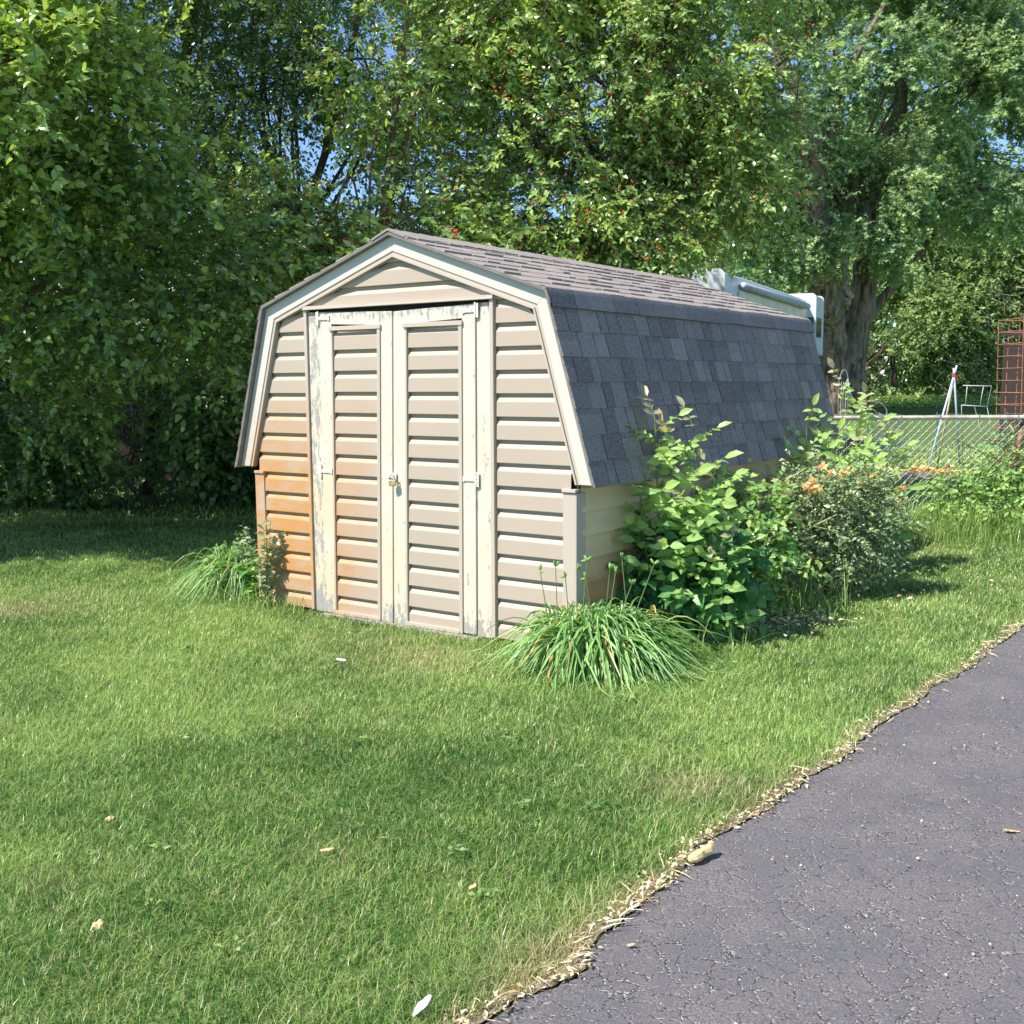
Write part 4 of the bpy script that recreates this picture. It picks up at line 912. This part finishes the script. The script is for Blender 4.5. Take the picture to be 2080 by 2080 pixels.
# ------------------------------------------------------------ chain link fences
FY = 10.25; FH = 1.095
fence = empty('chain_link_fence', (4.0, FY, 0), label='galvanised chain link fence with a pale top rail right of the shed', cat='fence')
mb = MB(); mb.tube([(-4.2, 0, FH), (-1, 0, FH+.004), (2, 0, FH-.002), (5.5, 0, FH+.003)], .021, 10); mb.build('top_rail', M['rail'], fence, True)
def chain(mb, x0, x1, z0, z1, pitch=.074, r=.0010, y=0.0):
    n = int((x1-x0)/pitch); hh = z1-z0
    for i in range(-int(hh/pitch)-1, n+1):
        for sg in (1, -1):
            a = x0+i*pitch if sg > 0 else x0+i*pitch+hh; b = a+sg*hh; za, zb = z0, z1
            if sg > 0:
                if a < x0: za += x0-a; a = x0
                if b > x1: zb -= b-x1; b = x1
            else:
                if a > x1: za += a-x1; a = x1
                if b < x0: zb -= x0-b; b = x0
            if zb-za > .02: mb.tube([(a, y+sg*.002, za), ((a+b)/2, y+sg*.002, (za+zb)/2), (b, y+sg*.002, zb)], r, 4, cap=False)
mb = MB(); chain(mb, -3.0, 5.3, .03, FH-.03, y=-.025); mb.build('wire_mesh', M['steel'], fence)
for i in range(22):
    x = -2.9+i*.37; mb = MB(); mb.tube([(x, -.027, FH-.03), (x+.012, -.02, FH+.024), (x+.03, .018, FH+.016)], .003, 4); mb.build('tie_wire', M['steel'], fence)
mb = MB(); mb.tube([(.86, .03, -.05), (.80, .03, .5), (.84+.05, .03, FH-.02)], .026, 10); mb.build('post', M['rustpost'], fence, True)
mb = MB(); mb.tube([(-2.3, .03, -.05), (-2.3, .03, FH-.02)], .026, 10); mb.build('post', M['rustpost'], fence, True)
mb = MB(); mb.tube([(.89, .03, FH-.02), (.89, .03, FH+.035)], [.03, .012], 10); mb.build('post_cap', M['rustpost'], fence, True)
# left fence under the trees
f2 = empty('chain_link_fence', (-5.0, 14.6, 0), label='dark shaded chain link fence under the trees left of the shed', cat='fence')
mb = MB(); mb.tube([(-4, 0, 1.1), (5, 0, 1.1)], .021, 8); mb.build('top_rail', M['iron2'], f2, True)
mb = MB(); chain(mb, -4, 5, .03, 1.07, .085, .0028); mb.build('wire_mesh', M['iron2'], f2)
for x in (-3.2, .9, 4.6):
    mb = MB(); mb.tube([(x, .03, -.05), (x, .03, 1.08)], .028, 8); mb.build('post', M['iron2'], f2, True)
# dark wooden fence
wf = empty('wooden_fence', (-5.6, 15.4, 0), label='dark brown board fence in deep shade behind the left chain link fence', cat='fence')
mb = MB(); x = -5.0
while x < 6.5:
    hgt = 1.42 if x < 1.0 else 1.08; mb.box(x, x+.14, 0, .02, .03, hgt+rng.normal(0, .006)); x += .148
mb.build('boards', M['darkwood'], wf)
for z_ in (.35, 1.22):
    mb = MB(); mb.box(-5, 1.05, .021, .06, z_, z_+.09); mb.build('rail', M['darkwood'], wf)
mb = MB(); mb.box(-5, 1.05, -.02, .045, 1.435, 1.46); mb.build('cap_board', M['darkwood'], wf)

# ------------------------------------------------------------ house glimpsed at left
hs = empty('house', (-9.6, 27, 0), label='pale pink walled house glimpsed through the leaves at the left', cat='house')
mb = MB(); mb.box(-5, 4.0, 0, 7, -.2, 2.7); mb.build('wall', M['wallpink'], hs)
mb = MB(); mb.hexa([(-5.4, -.5, 2.62), (4.4, -.5, 2.62), (4.4, 7.5, 2.62), (-5.4, 7.5, 2.62), (-5.4, 3.4, 4.3), (4.4, 3.4, 4.3), (4.4, 3.6, 4.3), (-5.4, 3.6, 4.3)]); mb.build('roof', M['roofpink'], hs)
for x in (-2.6, .6, 2.6):
    mb = MB(); mb.box(x, x+.95, -.03, .02, 1.0, 2.1); w_ = mb.build('window', M['whitem'], hs)
    mb = MB(); mb.box(x+.06, x+.45, -.04, -.031, 1.06, 2.04); mb.box(x+.5, x+.89, -.04, -.031, 1.06, 2.04); mb.build('pane', M['glass'], w_)

# ------------------------------------------------------------ motorhome behind the shed
rv = empty('motorhome', (3.2, 16.5, 0), math.radians(90-25.9), label='white and cream motorhome with a rolled awning parked behind the shed', cat='motorhome')
# local +x runs along its side away from the camera, local -y faces the camera side
def rounded(mb, x0, x1, y0, y1, z0, z1, r, n=5):
    prof = [(y0, z0), (y0, z1-r)]+[(y0+r-r*math.cos(a), z1-r+r*math.sin(a)) for a in np.linspace(0, PI/2, n)[1:]]+[(y1-r+r*math.sin(a), z1-r+r*math.cos(a)) for a in np.linspace(0, PI/2, n)]+[(y1, z0)]
    m_ = len(prof); b_ = len(mb.v)
    for x in (x0, x1): mb.v += [(x, p[0], p[1]) for p in prof]
    mb.a += [.5]*2*m_
    for i in range(m_): j = (i+1) % m_; mb.f.append((b_+i, b_+j, b_+m_+j, b_+m_+i))
    mb.f.append(tuple(range(b_, b_+m_))); mb.f.append(tuple(range(b_+m_, b_+2*m_))[::-1])
mb = MB(); rounded(mb, 0, 7.6, 0, 2.35, .55, 3.12, .09); mb.build('body', M['rvwhite'], rv, False, .03)
mb = MB(); mb.box(.95, 6.45, -.018, -.002, .62, 2.90); mb.build('side_panel', M['cream'], rv)
mb = MB(); mb.box(0.02, .07, -.03, .01, .6, 2.86); mb.box(.88, .94, -.03, -.002, .6, 2.86); mb.build('corner_trim', M['whitem'], rv)
aw = MB(); aw.tube([(.95, -.08, 2.95), (6.3, -.08, 2.95)], .06, 14); awo = aw.build('awning_roll', M['steel2'], rv, True)
for x in (1.0, 6.2):
    mb = MB(); mb.box(x, x+.06, -.10, -.02, .9, 2.72); mb.build('awning_arm', M['whitem'], awo)
mb = MB(); prof = [(6.9, -.35), (6.9, -.35)]
rounded(mb, 6.62, 7.5, -.17, 2.5, 2.0, 3.22, .08); cap_ = mb.build('cab_section', M['rvwhite'], rv, False, .02)
mb = MB(); mb.box(6.605, 6.62, -.14, -.03, 2.35, 2.75); mb.box(6.8, 7.3, -.185, -.17, 2.35, 2.75); mb.build('cab_window', M['glass'], cap_)
for x in (2.2, 4.4):
    mb = MB(); mb.box(x, x+1.2, -.03, -.0185, 1.3, 2.0); mb.build('side_window', M['glass'], rv)
for x in (1.4, 6.3):
    mb = MB(); mb.tube([(x, -.0, .38), (x, .28, .38)], .38, 20); w_ = mb.build('wheel', M['tarp'], rv, True)
mb = MB(); mb.box(3.6, 4.2, .9, 1.5, 3.0, 3.2); mb.build('roof_vent', M['whitem'], rv, False, .03)

# ------------------------------------------------------------ garden behind the fence
# chicken wire
cw = empty('chicken_wire_fence', (7.6, 20.0, 0), label='low chicken wire fence round the garden plot beyond the chain link fence', cat='fence')
mb = MB(); hx = .06; rows = 14
for seg_ in (((-.9, 0), (2.9, 0)), ((-.9, 0), (-1.2, -2.6)), ((2.9, 0), (3.0, -2.6))):
    (xa, ya), (xb, yb) = seg_; L_ = math.hypot(xb-xa, yb-ya); ux, uy = (xb-xa)/L_, (yb-ya)/L_; nc = int(L_/hx)
    for j in range(rows):
        for i in range(nc):
            s0 = i*hx+(hx/2 if j % 2 else 0); z0 = .02+j*.055
            for (a, b, c, d) in ((s0, z0, s0, z0+.03), (s0, z0+.03, s0+hx/2, z0+.055), (s0, z0+.03, s0-hx/2, z0+.055)):
                mb.tube([(xa+ux*a, ya+uy*a, b), (xa+ux*c, ya+uy*c, d)], .0022, 3, cap=False)
mb.build('wire_mesh', M['steel'], cw)
mb = MB(); mb.tube([(-.9+3.8*i/12, 0, .80+.03*math.sin(i*1.7)) for i in range(13)], .007, 5); mb.build('top_wire', M['steel'], cw)
for x in (-.9, .3, 1.6, 2.9):
    mb = MB(); mb.tube([(x, .01, -.02), (x, .01, .86)], .013, 6); mb.build('stake', plain('green_stake', (.05, .22, .14), .5), cw)
# tripod of poles
ap = pd(1938, 762, 17.3); oT = (ap[0], 17.3, 0); tp = empty('pole_tripod', oT, label='garden tripod of three thin poles tied with red twine at the top, beyond the fence', cat='plant support')
def pole(foot, mat, over=.16):
    a = np.array(foot, float); b = np.array([0, 0, ap[2]]); d = nrm(b-a); mb = MB(); mb.tube([a, b+d*over], .015, 8); mb.build('pole', M[mat], tp, True)
pole((pd(1878, 952, 17.2)[0]-ap[0], -.2, 0), 'bluepole'); pole((pd(1967, 915, 17.6)[0]-ap[0], .6, -.0), 'bluepole', .12); pole((pd(1921, 935, 17.2)[0]-ap[0], .25, 0), 'tanpole', .06)
mb = MB()
for q in range(5): mb.tube([(.032*math.cos(a), .032*math.sin(a), ap[2]-.02+.012*q) for a in np.linspace(0, 2*PI, 9)], .006, 5)
mb.tube([(.03, -.03, ap[2]), (.05, -.04, ap[2]-.10)], .005, 5); mb.build('twine', M['red'], tp)
# red and white marker
g = pd(1926, 945, 16.6); mk = empty('garden_marker', (g[0], 16.6, 0), label='small red and white ornament at the foot of the middle tripod pole', cat='ornament')
mb = MB(); mb.tube([(0, 0, 0), (0, 0, .08), (0, 0, .2), (0, 0, .27)], [.035, .045, .035, .02], 10); mb.build('body', M['red'], mk, True); mk.scale = (.8, .8, .8)
mb = MB(); mb.tube([(0, -.03, .17), (0, -.03, .22), (0, -.03, .27), (0, -.03, .30)], [.02, .03, .025, .01], 10); mb.build('top', M['white'], mk, True)
# straw mulch
def scatter(name, P, mat, sz, label, cat='debris', flat=.35, tmpl=LEAF, asp=.4, zoff=.012, s2=.0):
    n = len(P); az = rng.uniform(0, 2*PI, n); X = np.c_[np.cos(az), np.sin(az), rng.normal(.05, .2, n)]
    B = np.c_[P, gz(P[:, 0], P[:, 1])+zoff+np.abs(rng.normal(0, .008, n))+s2*rng.random(n)]; S = sz*(.4+1.1*rng.random(n)**1.5)
    o = imesh(name, [inst(*tmpl, B, X, np.array([0, 0, 1.0])+rng.normal(size=(n, 3))*flat, S, rng.random(n), rng.random(n), S*asp*2)], mat); tag(o, label, cat, kind='stuff'); return o
k = NT('litter_mix'); t_ = k.attr('t1'); c_ = k.mix(k.smooth(t_, .0, .5), (.42, .26, .13), (.78, .62, .38)); c_ = k.mix(k.smooth(t_, .6, 1.0), c_, (.86, .76, .58)); M['litter'] = k.done(c_, .8, .2)
n = 1500; c = pd(1865, 955, 17.0); scatter('straw_mulch', np.c_[rng.normal(c[0]-.0, .38, n), rng.normal(16.6, .55, n)], plain('golden_straw', (.80, .52, .16), .8, 0, .3, 40), .12, 'golden straw mulch spread round the pole tripod', 'straw')
mb = MB()
for i in range(12):
    x, y, s_ = rng.normal(0, .22), rng.normal(0, .12), rng.uniform(.05, .11); mb.tube([(x, y, 0), (x, y, s_*.5), (x, y, s_*.8)], [s_, s_*.9, s_*.3], 7)
g = pd(1885, 965, 16.0); st = mb.build('stone_pile', plain('grey_stone', (.33, .35, .38), .8, 0, .3, 12)); st.location = (g[0], 16.0, 0); tag(st, 'low pile of grey stones beside the straw under the pole tripod', 'stones')
# rusty reinforcing-wire cage
oC = (7.58, 15.4, 0); wc = empty('wire_cage', oC, label='tall rusty reinforcing wire plant cage at the right edge beyond the fence', cat='plant cage')
mb = MB(); ztop = 2.30
for j in range(14):
    z_ = .06+j*(ztop-.06)/13
    for yy in (-.35, .4): mb.tube([(-.5, yy, z_), (.2, yy, z_+rng.normal(0, .006)), (.9, yy, z_+rng.normal(0, .01))], .0065, 4, cap=False)
    mb.tube([(-.5, -.35, z_), (-.5, .4, z_)], .0065, 4, cap=False)
mb.build('hoops', M['rust'], wc)
mb = MB()
for i in range(10):
    for yy in (-.36, .41): mb.tube([(-.5+i*.155+.05*(1 if i == 0 else 0), yy, -.02), (-.5+i*.155, yy, ztop+.02)], .0065, 4)
mb.build('uprights', M['rust'], wc)
# small white rack
oK = (8.15, 18.7, 0); rk = empty('metal_rack', oK, label='small white tubular metal frame leaning on the garden plot', cat='metal frame')
A = [np.array(pd(u, v, 18.7))-np.array(oK) for (u, v) in ((1956, 783), (2014, 784), (2005, 826), (1953, 823))]
mb = MB(); mb.tube([A[0], A[1], A[2]], .009, 6); mb.tube([A[3], A[2]], .009, 6); mb.build('frame', M['whitem'], rk, True)
for f_ in (.15, .72):
    mb = MB(); mb.tube([A[0]*(1-f_)+A[1]*f_, A[3]*(1-f_)+A[2]*f_], .006, 6); mb.build('bar', M['whitem'], rk, True)
for q in ((A[2], (.30, -.05, 0)), (A[3], (-.2, .2, 0)), ((A[2]+A[3])/2, (0.05, -.3, 0))):
    mb = MB(); mb.tube([tuple(q[0]), q[1]], .006, 6); mb.build('leg', M['steel'], rk, True)
# wrought iron trellis beyond the shed corner
oI = pd(1712, 845, 11.0); ir = empty('garden_trellis', (oI[0], 11.0, 0), label='thin wrought iron trellis with an arched top and scrolls behind the far sapling', cat='trellis')
k_ = 11.0/FPX; w_ = .048; zt = 1.56
mb = MB(); mb.tube([(-w_, 0, 0), (-w_, 0, zt-.16)]+[(-w_*math.cos(a), 0, zt-.16+.16*math.sin(a)) for a in np.linspace(0, PI, 9)][1:]+[(w_, 0, 0)], .006, 6); mb.build('arch', M['iron'], ir, True)
for x in (-.024, 0, .024):
    mb = MB(); mb.tube([(x, 0, .2), (x, 0, zt-.12)], .0035, 5); mb.build('bar', M['iron'], ir, True)
mb = MB(); mb.tube([(.0, -.01, zt-.18), (.03, -.01, zt-.10), (.05, -.01, zt-.2), (.12, -.01, zt-.38)], [.004, .016, .014, .006], 6); mb.build('bird_finial', M['verdigris'], ir, True)
for s_, dz in ((.16, 0), (.11, -.03)):
    mb = MB(); mb.tube([(.13+s_+s_*math.cos(a), 0, 1.12+dz+s_*.75*math.sin(a)) for a in np.linspace(PI, -.3, 14)]+[(.13+2*s_-.02-.02*math.cos(a), 0, 1.06+dz-.02*math.sin(a)) for a in np.linspace(0, PI, 6)], .007, 6); mb.build('scroll', M['iron'], ir, True)

def lawnweeds():
    P = []; X = []
    for _ in range(170):
        x, y = rng.uniform(-3, 4.5), rng.uniform(2.4, 9.5)
        if side_of(np.array([[x, y]]))[0] < .15 or (lambda q: -.1 < q[0] < SW+.6 and -.15 < q[1] < SL)(w2s(np.array([[x, y]]))[0]): continue
        m_ = rng.integers(4, 11); rr = rng.uniform(.01, .05)
        for _k in range(m_):
            a = rng.uniform(0, 2*PI); P.append((x+math.cos(a)*rr*rng.random(), y+math.sin(a)*rr*rng.random(), .022+.015*rng.random())); X.append((math.cos(a), math.sin(a), .25))
    P = np.array(P); n = len(P)
    o = imesh('lawn_weeds', [inst(*LEAF, P, np.array(X), np.array([0, 0, 1.0])+rng.normal(size=(n, 3))*.35, .016+.018*rng.random(n), rng.random(n), rng.random(n)*.9)], M['leafE']); tag(o, 'small clover and broad leaved weeds scattered in the lawn', 'weeds', kind='stuff')
lawnweeds()
# ------------------------------------------------------------ litter
V = []; F = []; m0 = 0
wob = fbm(EP, 5, 71)
for i in range(n_ := len(EP)):
    w0 = .004+.024*wob[i]; p = EP[i]; nn = EN[i]
    V += [(p[0]+nn[0]*.004, p[1]+nn[1]*.004, .013), (p[0]+nn[0]*w0*.6, p[1]+nn[1]*w0*.6, .014), (p[0]+nn[0]*(w0+.05), p[1]+nn[1]*(w0+.05), .003)]
for i in range(n_-1):
    a = i*3; F += [a, a+3, a+4, a+1, a+1, a+4, a+5, a+2]
so_ = link('soil_edge', npmesh('soil_edge', np.array(V), F, [4]*(len(F)//4)), M['soil']); tag(so_, kind='structure')
def edge_pick(m, off0, sd_, thr, seed):
    t_ = rng.random(m); i = (t_*len(EP)*.999).astype(int); P_, N_ = EP[i], EN[i]
    keep = fbm(P_, 2.2, seed)*1.1+rng.random(len(P_))*.5 > thr; P_, N_ = P_[keep], N_[keep]
    return P_+N_*(rng.normal(off0, sd_, len(P_)))[:, None]
STRAW = ([(0, .5, 0), (0, -.5, 0), (.5, .4, .05), (.5, -.4, .05), (1, 0, 0)], [0, 1, 3, 2, 2, 3, 4], [4, 3])
scatter('leaf_litter', edge_pick(7500, .012, .022, .78, 77), M['litter'], .018, 'pale dry wood chips and leaf scraps caught along the driveway edge', 'litter', .5, LEAF, .40, .022)
scatter('straw_litter', edge_pick(2200, .02, .022, .78, 78), M['litter'], .055, 'dry straw coloured grass clippings lying along the driveway edge', 'straw', .3, STRAW, .032, .022)
Q_ = np.concatenate([np.c_[rng.normal(px(u, v)[0], sx, m_), rng.normal(px(u, v)[1], sy, m_)] for (u, v, sx, sy, m_) in [(1600, 1265, .22, .12, 260), (1520, 1285, .2, .1, 140), (1700, 1190, .25, .2, 90), (270, 1000, .25, .5, 160), (380, 1020, .6, .5, 70), (1780, 1180, .5, .4, 60)]])
scatter('dry_debris', Q_, M['litter'], .032, 'dry petals and leaf scraps fallen on the ground by the bushes and under the trees', 'litter', .5, LEAF, .45, .03)
m_ = 190; Q_ = np.c_[rng.uniform(.1, 3, m_), rng.uniform(2.2, 5.5, m_)]; Q_ = Q_[side_of(Q_) < -.05]
scatter('grit', Q_, M['litter'], .008, 'small pale crumbs scattered on the asphalt', 'grit', .4, OCTA, .5, .026)
def crumple(name, u, v, sz, mat, label, cat, seed, h=.3, zo=.035, elong=1.0, rot=0):
    r = np.random.default_rng(seed); x, y = px(u, v, zo); nu, nv = 8, 5; V = []; F = []
    for j in range(nv):
        for i in range(nu):
            a, b = i/(nu-1)*2-1, j/(nv-1)*2-1; ww = (1-.75*abs(a)**2.2)*(.8+.4*r.random())
            V.append((a*sz*elong, b*sz*.45*ww+r.normal(0, sz*.05), sz*h*(.4+.6*r.random())*(1-.4*abs(b))))
    for j in range(nv-1):
        for i in range(nu-1): F += [j*nu+i, j*nu+i+1, (j+1)*nu+i+1, (j+1)*nu+i]
    o = link(name, npmesh(name, V, F, [4]*(len(F)//4), None, False), mat); o.location = (x, y, zo); o.rotation_euler = (r.normal(0, .15), r.normal(0, .15), rot)
    s_ = o.modifiers.new('thick', 'SOLIDIFY'); s_.thickness = sz*.08; return tag(o, label, cat)
g = px(1425, 1740, .03); mb = MB(); mb.tube([(-.050, -.018, .010), (-.034, -.012, .014), (-.012, -.004, .016), (.006, .006, .018), (.030, .012, .020), (.046, .022, .022), (.052, .026, .022)], [.005, .016, .018, .014, .017, .014, .004], 7); mb.box(-.048, -.02, -.022, .000, .004, .020); mb.box(.038, .052, .014, .030, .018, .040)
wc_ = mb.build('wood_chunk', M['yellow'], None, False, .003); wc_.location = (g[0], g[1], .022); wc_.rotation_euler = (0, 0, .35); tag(wc_, 'pale yellow broken wood chunk on the litter at the driveway edge', 'wood piece')
crumple('white_splinter', 857, 2043, .022, M['white'], 'long white splinter lying in the grass at the bottom of the picture', 'splinter', 2, .15, .045, 1.75, 1.1)
crumple('white_scrap', 693, 1341, .026, M['white'], 'small white scrap on the lawn in front of the left shed door', 'scrap', 3, .3, .035)
crumple('dry_leaf', 222, 1665, .024, M['dryleaf'], 'curled brown dry leaf at the far left of the lawn, farther of two', 'leaf', 4, .5, .04, 1, 1.4)
crumple('dry_leaf', 196, 1882, .024, M['yellow'], 'pale tan dry leaf at the far left of the lawn, nearer of two', 'leaf', 5, .5, .04, 1, 1.3)
crumple('dry_leaf', 664, 1727, .022, M['dryleaf'], 'flat brown dry leaf near the middle of the foreground lawn', 'leaf', 6, .3, .035)
crumple('dry_leaf', 960, 1802, .016, M['yellow'], 'small pale dry leaf in the lawn left of the driveway edge', 'leaf', 7, .4, .035, 1, 1)
crumple('bark_chip', 2055, 1689, .022, M['dryleaf'], 'single tan bark chip lying on the asphalt near the right edge', 'chip', 8, .35, .024, 1.3, .1)
crumple('bark_chip', 1282, 1920, .012, M['dryleaf'], 'small orange brown chip on the asphalt just right of the litter', 'chip', 9, .4, .024)
